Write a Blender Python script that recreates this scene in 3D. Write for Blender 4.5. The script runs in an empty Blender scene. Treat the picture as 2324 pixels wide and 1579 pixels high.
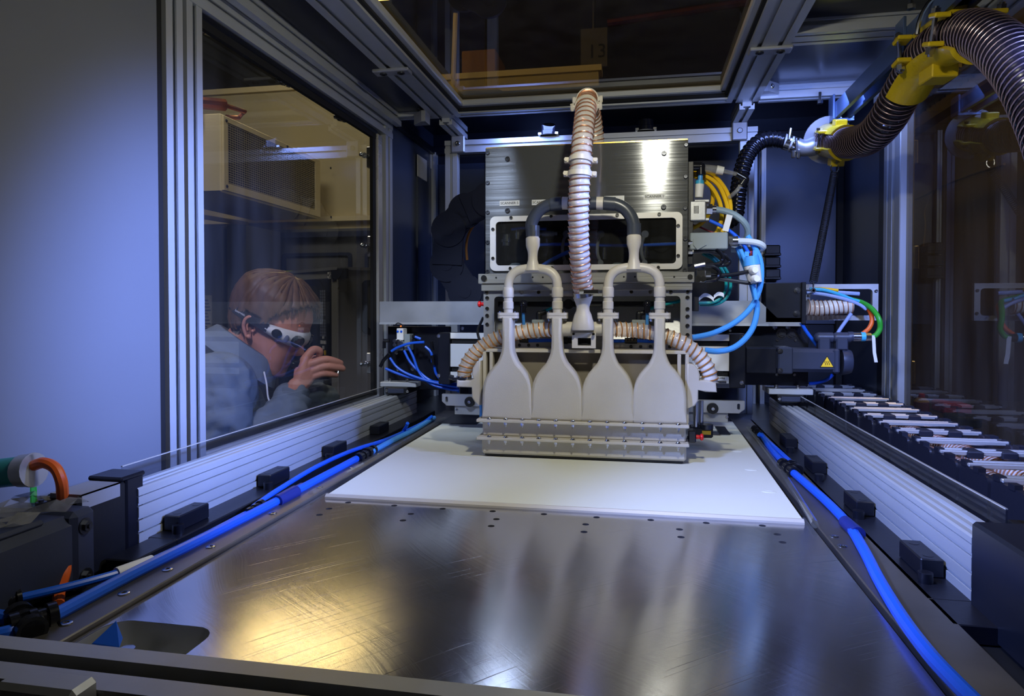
import bpy, bmesh, math, random
import numpy as np
from mathutils import Vector, Matrix, noise
from mathutils.geometry import tessellate_polygon
random.seed(7)
C = bpy.context.scene.collection
SC = bpy.context.scene
PI = math.pi

# ---------------------------------------------------------------- camera
F, U0, V0, W, H = 1549.0, 1162.0, 731.6, 2324.0, 1579.0
CAM = np.array([0, 0, .3])
YAW, PIT = math.radians(10.6), math.radians(1.17)
FW = np.array([-math.sin(YAW)*math.cos(PIT), math.cos(YAW)*math.cos(PIT), -math.sin(PIT)])
RT = np.array([math.cos(YAW), math.sin(YAW), 0.0])
UP = np.cross(RT, FW)
def P(u, v, X=None, Y=None, Z=None):
    """world point on the plane X / Y / Z = const that the photo shows at pixel (u, v)"""
    d = FW + RT*(u-U0)/F - UP*(v-V0)/F
    for i, c in enumerate((X, Y, Z)):
        if c is not None:
            return Vector(CAM + d*(c-CAM[i])/d[i])
cd = bpy.data.cameras.new('camera'); cam = bpy.data.objects.new('camera', cd); C.objects.link(cam)
cam.matrix_world = Matrix(((RT[0], UP[0], -FW[0], 0), (RT[1], UP[1], -FW[1], 0), (RT[2], UP[2], -FW[2], .3), (0, 0, 0, 1)))
cd.sensor_width = 36; cd.lens = F/W*36; cd.shift_y = -(H/2-V0)/W; cd.clip_start = .02; cd.clip_end = 60
SC.camera = cam

# ---------------------------------------------------------------- world, lights, exposure
vs = SC.view_settings
vs.view_transform = 'Standard'; vs.look = 'None'; vs.gamma = 1; vs.use_curve_mapping = False; vs.exposure = 0.0
w = bpy.data.worlds.new('world'); SC.world = w; w.use_nodes = True
w.node_tree.nodes['Background'].inputs[0].default_value = (.12, .15, .27, 1)
w.node_tree.nodes['Background'].inputs[1].default_value = .13
def aim(o, tgt):
    o.rotation_euler = (Vector(tgt)-o.location).to_track_quat('-Z', 'Y').to_euler()
def area(name, loc, tgt, sx, sy, power, col, spread=PI):
    l = bpy.data.lights.new(name, 'AREA'); l.shape = 'RECTANGLE'; l.size = sx; l.size_y = sy; l.energy = power; l.color = col; l.spread = spread
    o = bpy.data.objects.new(name, l); C.objects.link(o); o.location = loc; aim(o, tgt); return o
def spot(name, loc, tgt, power, col, ang, blend=.5, r=.03):
    l = bpy.data.lights.new(name, 'SPOT'); l.energy = power; l.color = col; l.spot_size = math.radians(ang); l.spot_blend = blend; l.shadow_soft_size = r
    o = bpy.data.objects.new(name, l); C.objects.link(o); o.location = loc; aim(o, tgt); return o
BLUE = (.24, .36, 1.0); COOL = (.62, .74, 1.0); WARM = (1.0, .86, .66)
area('work_lamp', (.045, .74, .81), (-.12, 1.30, .05), .04, .04, 3.9, (1.0, .96, .78))
spot('blue_lamp_right', (.60, .98, .62), (-.74, 1.14, .20), 400, (.22, .34, 1.0), 45, 1.0, .06)
spot('blue_lamp_left', (-.50, .45, .76), (.45, 1.1, .0), 110, BLUE, 52, 1.0, .06)
spot('chain_blue', (.60, .84, .70), (.57, 1.7, .1), 40, BLUE, 75, 1.0, .04)  # added blue fill that brightens the chain crossbars
area('rear_blue', (.45, 1.80, .82), (.45, 2.4, .25), .3, .06, 1.6, BLUE)  # blue fill added because the rear panels came out too dark
area('rear_blue_left', (-.35, 2.08, .86), (-.45, 2.4, .3), .2, .06, 1.2, BLUE)  # second added fill, more blue for the left rear panels
area('hall_left', (-1.7, 2.0, 2.4), (-1.6, 3.4, .4), .8, .5, 17, WARM)
spot('man_fill', (-.80, .75, .95), (-.95, 1.55, .2), 36, (.85, .78, 1.0), 50, .8, .08)  # added fill aimed at the man, no such lamp in the hall
area('hall_right', (1.4, 1.6, 2.0), (1.7, 3.0, .2), .6, .5, 26, WARM)
spot('gantry_fill_left', (-.42, .80, .85), (-.50, 1.72, .20), 30, COOL, 42, 1.0, .05)  # added cool fill to lift the left gantry, not a lamp of the machine
spot('gantry_fill_right', (.40, .80, .85), (.34, 1.72, .22), 30, COOL, 40, 1.0, .05)  # its added twin, brightening the right end of the gantry


# ---------------------------------------------------------------- materials
def lin(c):
    return tuple(((x/255)/12.92 if x <= 10 else (((x/255)+.055)/1.055)**2.4) for x in c)+(1,)
MATS = {}
def mat(name, rgb, rough=.5, metal=0.0, bump=0.0, bscale=60.0, var=0.0, vscale=8.0, emit=0.0, coat=0.0, trans=0.0, stretch=None, spec=.5):
    m = bpy.data.materials.new(name); m.use_nodes = True; nt = m.node_tree; N = nt.nodes; L = nt.links
    b = N['Principled BSDF']
    b.inputs['Base Color'].default_value = lin(rgb); b.inputs['Roughness'].default_value = rough; b.inputs['Metallic'].default_value = metal
    b.inputs['Specular IOR Level'].default_value = spec
    if coat: b.inputs['Coat Weight'].default_value = coat; b.inputs['Coat Roughness'].default_value = .1
    if trans: b.inputs['Transmission Weight'].default_value = trans
    if emit: b.inputs['Emission Color'].default_value = lin(rgb); b.inputs['Emission Strength'].default_value = emit
    tc = N.new('ShaderNodeTexCoord'); src = tc.outputs['Object']
    if stretch:
        mp = N.new('ShaderNodeMapping'); mp.inputs['Scale'].default_value = stretch; L.new(src, mp.inputs[0]); src = mp.outputs[0]
    if var:
        n = N.new('ShaderNodeTexNoise'); n.inputs['Scale'].default_value = vscale; n.inputs['Detail'].default_value = 6; L.new(src, n.inputs['Vector'])
        r = N.new('ShaderNodeMapRange'); r.inputs[1].default_value = .3; r.inputs[2].default_value = .7; r.inputs[3].default_value = 1-var; r.inputs[4].default_value = 1+var*.6
        L.new(n.outputs[0], r.inputs[0])
        mx = N.new('ShaderNodeMix'); mx.data_type = 'RGBA'; mx.blend_type = 'MULTIPLY'; mx.inputs[0].default_value = 1
        mx.inputs[6].default_value = lin(rgb); L.new(r.outputs[0], mx.inputs[7]); L.new(mx.outputs[2], b.inputs['Base Color'])
        r2 = N.new('ShaderNodeMapRange'); r2.inputs[3].default_value = max(.03, rough*(1-var)); r2.inputs[4].default_value = min(1, rough*(1+var))
        L.new(n.outputs[0], r2.inputs[0]); L.new(r2.outputs[0], b.inputs['Roughness'])
    if bump:
        n2 = N.new('ShaderNodeTexNoise'); n2.inputs['Scale'].default_value = bscale; n2.inputs['Detail'].default_value = 4; L.new(src, n2.inputs['Vector'])
        bp = N.new('ShaderNodeBump'); bp.inputs['Strength'].default_value = bump; bp.inputs['Distance'].default_value = .002
        L.new(n2.outputs[0], bp.inputs['Height']); L.new(bp.outputs[0], b.inputs['Normal'])
    MATS[name] = m; return m
def glass(name, tint, ior=1.45, rough=.0, boost=1.0, haze=0.0):
    """thin pane: straight-through transmission plus a Fresnel mirror reflection, optionally a patchy diffuse haze"""
    m = bpy.data.materials.new(name); m.use_nodes = True; nt = m.node_tree; N = nt.nodes; L = nt.links
    N.remove(N['Principled BSDF']); out = N['Material Output']
    t = N.new('ShaderNodeBsdfTransparent'); t.inputs[0].default_value = lin(tint)
    g = N.new('ShaderNodeBsdfGlossy'); g.inputs['Roughness'].default_value = rough; g.inputs[0].default_value = (1, 1, 1, 1)
    f = N.new('ShaderNodeFresnel'); f.inputs[0].default_value = ior
    mu = N.new('ShaderNodeMath'); mu.operation = 'MULTIPLY'; mu.use_clamp = True; L.new(f.outputs[0], mu.inputs[0])
    ge = N.new('ShaderNodeNewGeometry'); bf = N.new('ShaderNodeMath'); bf.operation = 'MULTIPLY_ADD'; bf.inputs[1].default_value = -boost; bf.inputs[2].default_value = boost
    L.new(ge.outputs['Backfacing'], bf.inputs[0]); L.new(bf.outputs[0], mu.inputs[1])     # a thin pane mirrors at its front face only
    mx = N.new('ShaderNodeMixShader'); L.new(mu.outputs[0], mx.inputs[0]); L.new(t.outputs[0], mx.inputs[1]); L.new(g.outputs[0], mx.inputs[2])
    last = mx.outputs[0]
    if haze:
        d = N.new('ShaderNodeBsdfDiffuse'); d.inputs[0].default_value = (.8, .8, .8, 1)
        tc = N.new('ShaderNodeTexCoord'); mp = N.new('ShaderNodeMapping'); mp.inputs['Scale'].default_value = (3, 3, .4); L.new(tc.outputs['Object'], mp.inputs[0])
        n = N.new('ShaderNodeTexNoise'); n.inputs['Scale'].default_value = 6; n.inputs['Detail'].default_value = 8; L.new(mp.outputs[0], n.inputs['Vector'])
        r = N.new('ShaderNodeMapRange'); r.inputs[1].default_value = .35; r.inputs[2].default_value = .75; r.inputs[3].default_value = haze*.4; r.inputs[4].default_value = haze*1.6
        L.new(n.outputs[0], r.inputs[0])
        m2 = N.new('ShaderNodeMixShader'); L.new(r.outputs[0], m2.inputs[0]); L.new(last, m2.inputs[1]); L.new(d.outputs[0], m2.inputs[2]); last = m2.outputs[0]
    L.new(last, out.inputs[0]); MATS[name] = m; return m
mat('alu', (190, 192, 194), .36, .65, .05, 200, .18, 6)
mat('alu_profile', (196, 200, 204), .42, .45, .03, 260, .08, 4)
mat('alu_dull', (172, 174, 178), .45, .5, .08, 90, .2, 9)
mat('alu_bright', (222, 222, 220), .28, .6, .03, 300, .1, 10)
mat('steel', (190, 190, 190), .2, 1, .02, 200)
mat('steel_dark', (84, 86, 92), .35, .9)
mat('steel_plate', (132, 128, 124), .42, .85, .05, 120, .25, 7)
mat('black', (20, 21, 25), .45, 0, .1, 200)
mat('black_gloss', (22, 23, 30), .18)
mat('black_matte', (12, 12, 15), .8)
mat('anodised', (26, 28, 38), .36, .3, .05, 150, .15, 10)
mat('motor_paint', (52, 58, 78), .42, .1, .08, 150, .12, 9)
mat('grey_plastic', (140, 150, 152), .45)
mat('grey_cable', (128, 148, 156), .4)
mat('light_cable', (196, 204, 210), .4)
mat('nylon', (198, 192, 176), .55, 0, .25, 700, .05, 20)
mat('nylon_smooth', (204, 198, 184), .38, 0, .06, 300, .04, 20)
mat('powder', (226, 228, 214), .85, 0, .15, 900, .03, 4)
mat('blue_tube', (28, 96, 226), .32)
mat('light_tube', (78, 160, 240), .3)
mat('pale_tube', (140, 160, 215), .4)
mat('teal', (22, 150, 146), .4)
mat('green', (40, 150, 40), .45)
mat('orange', (226, 98, 30), .45)
mat('red', (226, 24, 30), .4)
mat('dark_red', (150, 30, 34), .5)
mat('yellow_cable', (240, 190, 20), .38)
mat('yellow_paint', (206, 176, 24), .34, 0, .35, 130, .1, 25, coat=.4)
mat('brass', (206, 168, 80), .25, 1)
mat('copper', (206, 148, 116), .28, .8)
mat('copper_pipe', (150, 78, 52), .35, .9, 0, 0, .2, 15)
mat('amber_wire', (190, 128, 62), .35, .3)
mat('grey_pipe', (62, 68, 78), .32, 0, 0, 0, .06, 20)
mat('panel_white', (112, 116, 124), .5, 0, .03, 40, .05, 3)
mat('panel_blue', (70, 78, 96), .3, .25, .03, 60, .18, 2.5)
mat('panel_dark', (34, 38, 50), .3, .3, .03, 60, .15, 3)
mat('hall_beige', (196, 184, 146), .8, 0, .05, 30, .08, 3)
mat('hall_dark', (52, 50, 46), .9, 0, 0, 0, .2, 2)
mat('hall_cream', (226, 212, 172), .5, 0, .03, 40, .05, 6)
mat('cnc_grey', (150, 150, 146), .5, 0, .03, 50, .06, 4)
mat('navy', (30, 40, 72), .5, 0, 0, 0, .15, 5)
mat('mesh_dark', (60, 56, 48), .6, .2)
mat('white', (232, 232, 230), .5)
mat('paper', (225, 225, 222), .7)
mat('tape_label', (214, 216, 214), .5)
mat('ink', (16, 16, 18), .6)
mat('lime', (190, 225, 40), .5)
mat('cyan', (60, 170, 215), .4)
mat('key_grey', (120, 126, 150), .5)
mat('skin', (216, 148, 122), .5, 0, .12, 400, .08, 30)
mat('hair', (104, 74, 46), .55, 0, 0, 0, .25, 90, stretch=(1, 1, .25))
mat('coverall', (112, 124, 136), .82, 0, .3, 900, .16, 14)
mat('lens', (40, 44, 48), .12)
mat('strap', (18, 20, 30), .7)
mat('kraft', (150, 112, 70), .7)
mat('olive', (40, 66, 44), .6)
mat('lamp_tube', (255, 226, 160), .5, emit=9.0)
mat('flood_lens', (255, 214, 130), .5, emit=30.0)
mat('led_white', (240, 248, 255), .5, emit=6)
mat('led_green', (60, 240, 80), .5, emit=1.5)
mat('led_orange', (255, 110, 30), .5, emit=2)
glass('pane', (232, 236, 240), 1.5, 0, 1.0, .012)
glass('ceiling_pane', (206, 196, 166), 1.5, .005, 1.1, .03)
glass('smoked_pane', (170, 160, 132), 1.5, .01, .8, .03)
glass('acrylic', (244, 246, 242), 1.46, .02, 1.0, .05)
glass('hose_clear', (250, 236, 222), 1.45, .12, 1.3, .62)
glass('hose_tan', (246, 226, 190), 1.45, .15, 1.2, .66)
glass('clear_tube', (226, 228, 230), 1.45, .05, 1.3, .18)
mat('grey_label', (150, 152, 158), .6)
mat('navy_tape', (22, 40, 120), .45)
mat('chain_black', (34, 36, 48), .38, 0, .1, 120)
def brushed(name, rgb, rough, scale, aniso=.0, var=.25, strength=.12):
    m = mat(name, rgb, rough, 1.0); nt = m.node_tree; N = nt.nodes; L = nt.links; b = N['Principled BSDF']
    tc = N.new('ShaderNodeTexCoord'); mp = N.new('ShaderNodeMapping'); mp.inputs['Scale'].default_value = scale; L.new(tc.outputs['Object'], mp.inputs[0])
    n = N.new('ShaderNodeTexNoise'); n.inputs['Scale'].default_value = 1; n.inputs['Detail'].default_value = 5; L.new(mp.outputs[0], n.inputs['Vector'])
    r = N.new('ShaderNodeMapRange'); r.inputs[1].default_value = .3; r.inputs[2].default_value = .7; r.inputs[3].default_value = rough*(1-var); r.inputs[4].default_value = rough*(1+var); L.new(n.outputs[0], r.inputs[0]); L.new(r.outputs[0], b.inputs['Roughness'])
    bp = N.new('ShaderNodeBump'); bp.inputs['Strength'].default_value = strength; bp.inputs['Distance'].default_value = .0006; L.new(n.outputs[0], bp.inputs['Height']); L.new(bp.outputs[0], b.inputs['Normal'])
    if aniso:
        b.inputs['Anisotropic'].default_value = aniso; cx = N.new('ShaderNodeCombineXYZ'); cx.inputs[2].default_value = 1; L.new(cx.outputs[0], b.inputs['Tangent'])
    return m
brushed('brushed', (150, 153, 156), .14, (3, 3, 500), aniso=.93, strength=.05); MATS['brushed'].node_tree.nodes['Principled BSDF'].inputs['Metallic'].default_value = .8
brushed('brushed_h', (176, 176, 170), .34, (4, 4, 600)); MATS['brushed_h'].node_tree.nodes['Principled BSDF'].inputs['Metallic'].default_value = .65
mat('frame_pale', (206, 204, 200), .45, .3)
mat('taupe', (140, 132, 118), .65, 0, .05, 60, .2, 14)
glass('acrylic_clear', (225, 228, 228), 1.46, .0, 1.0, .01)
glass('blue_clear', (80, 130, 220), 1.45, .05, 1.4, .3)
def polished():
    m = mat('polished', (186, 186, 192), .2, .93); nt = m.node_tree; N = nt.nodes; L = nt.links; b = N['Principled BSDF']
    # hand polished in wide sweeps round a far point: fine grooves run round it, the gloss stretches across them
    ge = N.new('ShaderNodeNewGeometry'); sb_ = N.new('ShaderNodeVectorMath'); sb_.operation = 'SUBTRACT'; sb_.inputs[1].default_value = (1.0, 2.0, 0); L.new(ge.outputs['Position'], sb_.inputs[0])
    no = N.new('ShaderNodeVectorMath'); no.operation = 'NORMALIZE'; L.new(sb_.outputs[0], no.inputs[0]); L.new(no.outputs[0], b.inputs['Tangent'])
    b.inputs['Anisotropic'].default_value = .55
    ln = N.new('ShaderNodeVectorMath'); ln.operation = 'LENGTH'; L.new(sb_.outputs[0], ln.inputs[0])
    wn = N.new('ShaderNodeTexNoise'); wn.inputs['Scale'].default_value = 2.2; wn.inputs['Detail'].default_value = 2; L.new(ge.outputs['Position'], wn.inputs['Vector'])
    wa = N.new('ShaderNodeMath'); wa.operation = 'MULTIPLY_ADD'; wa.inputs[1].default_value = .16; L.new(wn.outputs[0], wa.inputs[0]); L.new(ln.outputs['Value'], wa.inputs[2])
    n0 = N.new('ShaderNodeTexNoise'); n0.noise_dimensions = '1D'; n0.inputs['Scale'].default_value = 60; n0.inputs['Detail'].default_value = 9; n0.inputs['Roughness'].default_value = .7; L.new(wa.outputs[0], n0.inputs['W'])
    vo = N.new('ShaderNodeVectorMath'); vo.operation = 'DISTANCE'; vo.inputs[1].default_value = (.75, -.25, 0); L.new(ge.outputs['Position'], vo.inputs[0])
    n1 = N.new('ShaderNodeTexNoise'); n1.noise_dimensions = '1D'; n1.inputs['Scale'].default_value = 420; n1.inputs['Detail'].default_value = 2; L.new(vo.outputs['Value'], n1.inputs['W'])
    sc = N.new('ShaderNodeMapRange'); sc.inputs[1].default_value = .68; sc.inputs[2].default_value = .74; sc.inputs[3].default_value = 0; sc.inputs[4].default_value = -.8; L.new(n1.outputs[0], sc.inputs[0])
    n3 = N.new('ShaderNodeTexNoise'); n3.inputs['Scale'].default_value = 5; L.new(ge.outputs['Position'], n3.inputs['Vector'])
    mk = N.new('ShaderNodeMapRange'); mk.inputs[1].default_value = .48; mk.inputs[2].default_value = .62; L.new(n3.outputs[0], mk.inputs[0])
    ms = N.new('ShaderNodeMath'); ms.operation = 'MULTIPLY'; L.new(sc.outputs[0], ms.inputs[0]); L.new(mk.outputs[0], ms.inputs[1])
    ad = N.new('ShaderNodeMath'); ad.operation = 'ADD'; L.new(n0.outputs[0], ad.inputs[0]); L.new(ms.outputs[0], ad.inputs[1])
    n2 = N.new('ShaderNodeTexNoise'); n2.inputs['Scale'].default_value = 6; n2.inputs['Detail'].default_value = 7; L.new(ge.outputs['Position'], n2.inputs['Vector'])
    r = N.new('ShaderNodeMapRange'); r.inputs[1].default_value = .25; r.inputs[2].default_value = .75; r.inputs[3].default_value = .11; r.inputs[4].default_value = .21; L.new(n2.outputs[0], r.inputs[0]); L.new(r.outputs[0], b.inputs['Roughness'])
    bp = N.new('ShaderNodeBump'); bp.inputs['Strength'].default_value = .2; bp.inputs['Distance'].default_value = .0006; L.new(ad.outputs[0], bp.inputs['Height']); L.new(bp.outputs[0], b.inputs['Normal'])
    return m
polished()
mat('sign_yellow', (250, 205, 40), .5)
mat('channel_paint', (96, 116, 150), .4, .6, .03, 80, .15, 10)
mat('hose_black', (26, 22, 34), .22, 0, 0, 0, 0, 1, coat=.5)
mat('copper_pale', (158, 136, 138), .3, .6)
mat('black_wire', (24, 24, 28), .25)
mat('pale_wrap', (206, 206, 206), .4)
mat('chain_blue', (30, 36, 60), .38, .1, .04, 60, .1, 10)
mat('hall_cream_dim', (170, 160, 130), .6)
mat('navy_panel', (20, 28, 56), .4)
mat('hood_grey', (84, 86, 92), .6, 0, .02, 30, .12, 3)
mat('paper_dim', (150, 150, 150), .8)
mat('sign_grey', (96, 94, 90), .8)
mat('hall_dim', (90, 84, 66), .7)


# ---------------------------------------------------------------- mesh builder
def V(*a): return Vector(a)
def frame(d, hint=None):
    d = Vector(d).normalized()
    h = Vector(hint) if hint is not None else (Vector((0, 0, 1)) if abs(d.z) < .95 else Vector((1, 0, 0)))
    x = (h - d*h.dot(d)).normalized(); y = d.cross(x); return x, y, d
class MB:
    def __init__(s): s.v = []; s.f = []
    def add(s, vs_, fs):
        n = len(s.v); s.v += [tuple(p) for p in vs_]; s.f += [tuple(i+n for i in f) for f in fs]; return s
    def box(s, x0, x1, y0, y1, z0, z1, b=0.0, M=None):
        x0, x1 = min(x0, x1), max(x0, x1); y0, y1 = min(y0, y1), max(y0, y1); z0, z1 = min(z0, z1), max(z0, z1)
        if b <= 0:
            vv = [Vector((x, y, z)) for z in (z0, z1) for y in (y0, y1) for x in (x0, x1)]
            ff = [(0, 2, 3, 1), (4, 5, 7, 6), (0, 1, 5, 4), (2, 6, 7, 3), (0, 4, 6, 2), (1, 3, 7, 5)]
        else:
            b = min(b, (x1-x0)*.45, (y1-y0)*.45, (z1-z0)*.45)
            bm = bmesh.new(); bmesh.ops.create_cube(bm, size=1)
            for q in bm.verts: q.co = Vector(((x0+x1)/2+q.co.x*(x1-x0), (y0+y1)/2+q.co.y*(y1-y0), (z0+z1)/2+q.co.z*(z1-z0)))
            bmesh.ops.bevel(bm, geom=bm.edges[:], offset=b, segments=1, affect='EDGES')
            bm.verts.index_update(); vv = [q.co.copy() for q in bm.verts]; ff = [[q.index for q in f.verts] for f in bm.faces]; bm.free()
        if M is not None: vv = [M @ p for p in vv]
        return s.add(vv, ff)
    def cyl(s, p0, p1, r0, r1=None, n=16, hint=None):
        r1 = r0 if r1 is None else r1; p0 = Vector(p0); p1 = Vector(p1); x, y, d = frame(p1-p0, hint)
        a = [2*PI*(i+.5)/n for i in range(n)]
        vv = [p0+x*math.cos(t)*r0+y*math.sin(t)*r0 for t in a]+[p1+x*math.cos(t)*r1+y*math.sin(t)*r1 for t in a]
        ff = [(i, (i+1) % n, n+(i+1) % n, n+i) for i in range(n)]+[tuple(range(n-1, -1, -1)), tuple(range(n, 2*n))]
        return s.add(vv, ff)
    def lathe(s, prof, o, ax=(0, 0, 1), n=20, hint=None, sx=1, sy=1):
        o = Vector(o); x, y, d = frame(ax, hint); vv = []; m = len(prof)
        for r, h in prof:
            for i in range(n):
                t = 2*PI*i/n; vv.append(o+d*h+x*math.cos(t)*r*sx+y*math.sin(t)*r*sy)
        ff = [(k*n+i, k*n+(i+1) % n, (k+1)*n+(i+1) % n, (k+1)*n+i) for k in range(m-1) for i in range(n)]
        if prof[0][0] > 1e-6: ff.append(tuple(range(n-1, -1, -1)))
        if prof[-1][0] > 1e-6: ff.append(tuple(range((m-1)*n, m*n)))
        return s.add(vv, ff)
    def tube(s, pts, r, n=10, cap=True, sy=1.0):
        pts = [Vector(p) for p in pts]; m = len(pts)
        T = [(pts[min(i+1, m-1)]-pts[max(i-1, 0)]).normalized() for i in range(m)]
        x, y, d = frame(T[0]); vv = []
        for i in range(m):
            x = (x-T[i]*x.dot(T[i])).normalized(); y = T[i].cross(x)
            rr = r[i] if isinstance(r, (list, tuple)) else r
            for k in range(n):
                t = 2*PI*k/n; vv.append(pts[i]+x*math.cos(t)*rr+y*math.sin(t)*rr*sy)
        ff = [(i*n+k, i*n+(k+1) % n, (i+1)*n+(k+1) % n, (i+1)*n+k) for i in range(m-1) for k in range(n)]
        if cap: ff += [tuple(range(n-1, -1, -1)), tuple(range((m-1)*n, m*n))]
        return s.add(vv, ff)
    def prism(s, poly, o, xa, ya, h, holes=()):
        """extrude a 2-D polygon (with holes) by h along xa x ya"""
        o = Vector(o); xa = Vector(xa); ya = Vector(ya); za = xa.cross(ya).normalized()
        loops = [list(poly)]+[list(q) for q in holes]; flat = [p for l in loops for p in l]; n = len(flat)
        vv = [o+xa*p[0]+ya*p[1] for p in flat]; vv += [p+za*h for p in vv]
        if holes: tris = tessellate_polygon([[Vector((p[0], p[1], 0)) for p in l] for l in loops])
        else: tris = [tuple(range(n))]
        ar = sum(poly[i-1][0]*poly[i][1]-poly[i][0]*poly[i-1][1] for i in range(len(poly)))
        ff = []
        for t in tris:
            t = tuple(t)
            if len(t) == 3:
                a, b, c = (flat[i] for i in t)
                if (b[0]-a[0])*(c[1]-a[1])-(c[0]-a[0])*(b[1]-a[1]) < 0: t = t[::-1]
            elif ar < 0: t = t[::-1]
            ff += [t[::-1], tuple(i+n for i in t)]
        k = 0
        for li, l in enumerate(loops):
            m = len(l); a2 = sum(l[i-1][0]*l[i][1]-l[i][0]*l[i-1][1] for i in range(m))
            for i in range(m):
                i0, i1 = k+i, k+(i+1) % m; q = (i0, i1, i1+n, i0+n)
                if (a2 < 0) != (li > 0): q = q[::-1]
                ff.append(q)
            k += m
        return s.add(vv, ff)
    def sphere(s, c, r, n=12, m=8, sx=1, sy=1, sz=1):
        c = Vector(c)
        vv = [c+Vector((0, 0, -r*sz))]
        for j in range(1, m):
            p = PI*j/m-PI/2
            vv += [c+Vector((math.cos(p)*math.cos(2*PI*i/n)*r*sx, math.cos(p)*math.sin(2*PI*i/n)*r*sy, math.sin(p)*r*sz)) for i in range(n)]
        vv.append(c+Vector((0, 0, r*sz))); l = len(vv)-1
        ff = [(0, 1+(i+1) % n, 1+i) for i in range(n)]+[(l, 1+(m-2)*n+i, 1+(m-2)*n+(i+1) % n) for i in range(n)]
        ff += [(1+j*n+i, 1+j*n+(i+1) % n, 1+(j+1)*n+(i+1) % n, 1+(j+1)*n+i) for j in range(m-2) for i in range(n)]
        return s.add(vv, ff)
def spline(pts, n=8):
    pts = [Vector(p) for p in pts]; q = [pts[0]*2-pts[1]]+pts+[pts[-1]*2-pts[-2]]; out = []
    for i in range(1, len(q)-2):
        a, b, c, d = q[i-1:i+3]
        for k in range(n):
            t = k/n; out.append(.5*((2*b)+(c-a)*t+(2*a-5*b+4*c-d)*t*t+(3*b-a-3*c+d)*t**3))
    out.append(q[-2]); return out
def resample(pts, step):
    P_ = np.array([tuple(p) for p in pts]); s = np.concatenate([[0], np.cumsum(np.linalg.norm(np.diff(P_, axis=0), axis=1))])
    m = max(2, int(s[-1]/step)+1); t = np.linspace(0, s[-1], m)
    return [Vector((np.interp(a, s, P_[:, 0]), np.interp(a, s, P_[:, 1]), np.interp(a, s, P_[:, 2]))) for a in t], s[-1]
def helix(pts, R, pitch, per=14):
    """a wire winding round the path"""
    q, L = resample(pts, pitch/per); m = len(q)
    T = [(q[min(i+1, m-1)]-q[max(i-1, 0)]).normalized() for i in range(m)]; x, y, d = frame(T[0]); out = []
    for i in range(m):
        x = (x-T[i]*x.dot(T[i])).normalized(); y = T[i].cross(x); a = 2*PI*i*(L/(m-1))/pitch
        out.append(q[i]+x*math.cos(a)*R+y*math.sin(a)*R)
    return out
def rrect(x0, x1, y0, y1, r, n=5):
    out = []
    for cx, cy, a in ((x1-r, y1-r, 0), (x0+r, y1-r, 90), (x0+r, y0+r, 180), (x1-r, y0+r, 270)):
        out += [(cx+r*math.cos(math.radians(a+90*i/n)), cy+r*math.sin(math.radians(a+90*i/n))) for i in range(n+1)]
    return out
def circ(x, y, r, n=14): return [(x+r*math.cos(2*PI*i/n), y+r*math.sin(2*PI*i/n)) for i in range(n)]

# ---------------------------------------------------------------- objects
WL = {}
def mesh_of(name, mb, m, center=True, sharp=35):
    me = bpy.data.meshes.new(name)
    vv = np.array(mb.v, dtype=float)
    c = Vector(((vv[:, 0].min()+vv[:, 0].max())/2, (vv[:, 1].min()+vv[:, 1].max())/2, vv[:, 2].min())) if center else Vector((0, 0, 0))
    me.from_pydata([tuple(p) for p in vv-np.array(c)], [], mb.f)
    me.polygons.foreach_set('use_smooth', [True]*len(me.polygons)); me.set_sharp_from_angle(angle=math.radians(sharp))
    me.materials.append(MATS[m]); return me, c
def put(o, parent, loc):
    o.location = loc; WL[o.name] = Vector(loc)
    if parent is not None:
        o.parent = parent; o.matrix_parent_inverse = Matrix.Translation(-WL[parent.name])
def props(o, label=None, cat=None, group=None, kind=None):
    if label: o['label'] = label
    if cat: o['category'] = cat
    if group: o['group'] = group
    if kind: o['kind'] = kind
    return o
def thing(name, label, cat, loc=(0, 0, 0), group=None):
    o = bpy.data.objects.new(name, None); o.empty_display_size = .02; C.objects.link(o); put(o, None, Vector(loc)); return props(o, label, cat, group)
def part(name, mb, m, parent, label=None, sharp=35):
    me, c = mesh_of(name, mb, m, True, sharp); o = bpy.data.objects.new(name, me); C.objects.link(o); put(o, parent, c)
    if label: o['label'] = label
    return o
def solo(name, mb, m, label, cat, group=None, sharp=35): return props(part(name, mb, m, None, None, sharp), label, cat, group)
def struct(name, mb, m, parent=None, label=None):
    o = part(name, mb, m, parent, label)
    if parent is None: o['kind'] = 'structure'
    return o
def pieces(name, mb, m, parent, spots, ax=None):
    """copies of one small mesh (built round the origin, pointing along +Z), one object each, sharing the mesh"""
    me, c = mesh_of(name, mb, m, False); out = []
    for s in spots:
        p, d = (s if isinstance(s, tuple) and len(s) == 2 else (s, ax))
        o = bpy.data.objects.new(name, me); C.objects.link(o); put(o, parent, Vector(p))
        o.rotation_euler = Vector(d if d is not None else (0, 0, 1)).to_track_quat('Z', 'Y').to_euler(); out.append(o)
    return out
def dup(root, off=(0, 0, 0), label=None, M=None):
    """copy a thing with its parts and sub-parts, moved by off"""
    r = root.copy(); C.objects.link(r); r.location = root.location+Vector(off); WL[r.name] = r.location.copy()
    if label: r['label'] = label
    for ch in root.children:
        c = ch.copy(); C.objects.link(c); c.parent = r
        for g in ch.children:
            d = g.copy(); C.objects.link(d); d.parent = c
    return r
def screw_mb(r=.004, h=.003):
    m = MB(); m.lathe([(r, -.0005), (r, h*.7), (r*.8, h), (r*.5, h), (r*.5, h*.35), (0, h*.35)], (0, 0, 0), n=12); return m
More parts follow.
